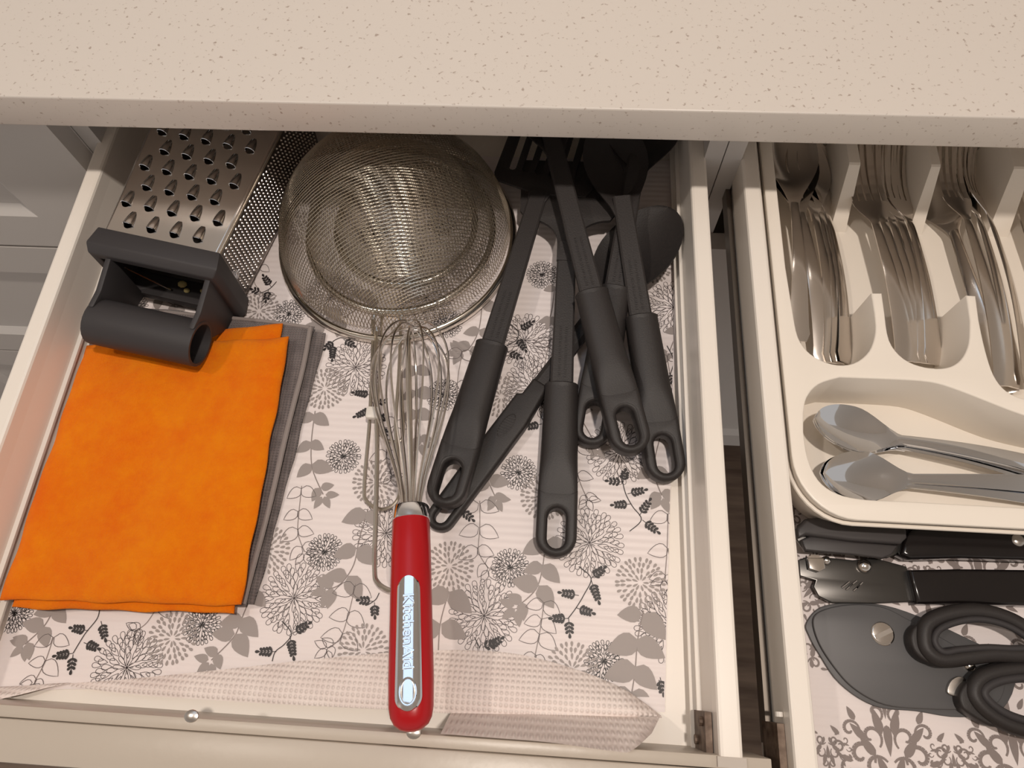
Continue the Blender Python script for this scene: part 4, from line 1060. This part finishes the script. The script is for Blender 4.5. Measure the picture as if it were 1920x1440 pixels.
dome('handle_rivet', 1912, 1012, 0.021, 0.0048, 0.0018, 'steel_brushed', can, co_o)
dome('rivet', 1552, 1050, 0.0095, 0.0036, 0.0035, 'steel', can, co_o)
for (x, y, l_) in ((1587, 1096, 9), (1594, 1100, 8), (1601, 1094, 9), (1608, 1102, 8), (1613, 1097, 7)):
    p_ = P(x-l_, y+6, 0.0099)-Vector((co_o.x, co_o.y, LZ)); p2_ = P(x+l_*0.6, y-5, 0.0099)-Vector((co_o.x, co_o.y, LZ))
    MB().tube([p_, p2_], 0.0007, 6).obj('stamped_mark', 'chrome', can)
# toothed feed wheel
q = P(1528, 1054, 0.011)-Vector((co_o.x, co_o.y, LZ)); wheel = []
for a in range(28):
    rr_ = 0.0066 if a % 2 else 0.0055; wheel.append((q.x+rr_*cos(2*pi*a/28), q.y+rr_*sin(2*pi*a/28)))
pobj('feed_wheel', [wheel], 0.0013, 'steel', can, z=0.0098)
cpl('cutter', [(1515, 1046), (1545, 1046), (1548, 1066), (1536, 1072), (1518, 1066)], 0.0115, 0.0155, 'steel', 0.0006)

# ================================================================== SCISSORS
sc_o = P(1650, 1230, 0.0)
sci = thing('scissors', 'scissors with a broad rounded grey blade and black looped handles', 'scissors', loc=(sc_o.x, sc_o.y, LZ))
def spl(name, pts, z0, z1, m, bev=0.0006, hl=(), res=2, n=5):
    ol_ = [tuple(v[:2]) for v in smoothline([Vector((a, b, 0)) for a, b in px_outline(pts, z1, sc_o)], n, True)]
    hs = [[tuple(v[:2]) for v in smoothline([Vector((a, b, 0)) for a, b in px_outline(h, z1, sc_o)], n, True)] for h in hl]
    return pobj(name, [ol_]+hs, (z1-z0)/2, m, sci, bevel=bev, res=res, z=(z0+z1)/2-LZ)
spl('lower_blade', [(1512, 1168), (1540, 1138), (1600, 1130), (1680, 1140), (1800, 1190), (1900, 1250), (1880, 1330), (1800, 1345), (1720, 1334), (1640, 1324), (1575, 1282), (1535, 1225), (1516, 1190)], 0.0022, 0.0040, 'scissor_blade')
spl('upper_blade', [(1525, 1160), (1548, 1142), (1600, 1133), (1655, 1138), (1705, 1162), (1800, 1215), (1880, 1262), (1870, 1320), (1810, 1330), (1740, 1330), (1660, 1322), (1600, 1290), (1560, 1245), (1533, 1200)], 0.0042, 0.0064, 'scissor_blade', 0.0009)
q = P(1657, 1188, 0.0085)-Vector((sc_o.x, sc_o.y, LZ))
MB().loft([[(q.x + r*cos(2*pi*a/24), q.y + r*sin(2*pi*a/24), z-LZ) for a in range(24)] for r, z in ((0.0084, 0.0064), (0.0084, 0.0072), (0.0078, 0.0078), (0.0070, 0.0080), (0.0002, 0.0080))]).obj('pivot_screw', 'steel', sci, smooth=True)
sm_ = Matrix.Translation((q.x, q.y, 0.0080-LZ)) @ Matrix.Rotation(0.45, 4, 'Z')
MB().box((-0.0070, -0.0016, 0), (0.0070, 0.0016, 0.0006), sm_).obj('screw_slot', 'steel_brushed', sci)
def loop(name, pts, z, r, m='black_plastic', tilt=0.0):
    pl = smoothline([P(x, y, z + tilt*i/len(pts)) - Vector((sc_o.x, sc_o.y, LZ)) for i, (x, y) in enumerate(pts)], 6, True)
    MB().tube(pl, r, 10, closed=True, flat=1.0).obj(name, m, sci, smooth=True)
loop('upper_loop', [(1732, 1200), (1738, 1170), (1775, 1152), (1830, 1146), (1885, 1158), (1930, 1185), (1960, 1220), (1920, 1228), (1860, 1226), (1810, 1232), (1765, 1236), (1740, 1222)], 0.017, 0.0058)
loop('upper_grip_lining', [(1752, 1202), (1762, 1180), (1795, 1166), (1835, 1161), (1880, 1170), (1918, 1190), (1935, 1212), (1900, 1216), (1850, 1214), (1800, 1218), (1768, 1222)], 0.0205, 0.0024, 'grater_plastic')
loop('lower_loop', [(1825, 1300), (1838, 1272), (1880, 1258), (1940, 1256), (2000, 1275), (2030, 1320), (2010, 1370), (1950, 1372), (1890, 1358), (1845, 1330)], 0.0145, 0.0058)
loop('lower_grip_lining', [(1845, 1300), (1858, 1284), (1890, 1274), (1940, 1272), (1985, 1290), (2008, 1322), (1990, 1354), (1945, 1356), (1895, 1342), (1862, 1322)], 0.0180, 0.0030, 'grater_plastic')
spl('upper_bolster', [(1708, 1190), (1722, 1170), (1745, 1180), (1760, 1225), (1800, 1236), (1790, 1248), (1745, 1244), (1716, 1222)], 0.0066, 0.018, 'black_plastic', 0.002)
spl('lower_bolster', [(1800, 1300), (1815, 1278), (1835, 1280), (1850, 1325), (1885, 1358), (1860, 1362), (1820, 1340), (1804, 1325)], 0.0042, 0.016, 'black_plastic', 0.002)
spl('handle_bridge', [(1870, 1240), (1930, 1240), (1935, 1262), (1872, 1264)], 0.0066, 0.014, 'black_plastic', 0.002)
dome('handle_rivet', 1822, 1248, 0.0064, 0.0042, 0.003, 'steel', sci, sc_o)
spl('stop_tab', [(1778, 1300), (1782, 1278), (1798, 1268), (1812, 1276), (1806, 1305)], 0.0066, 0.0090, 'steel_brushed', 0.0005)
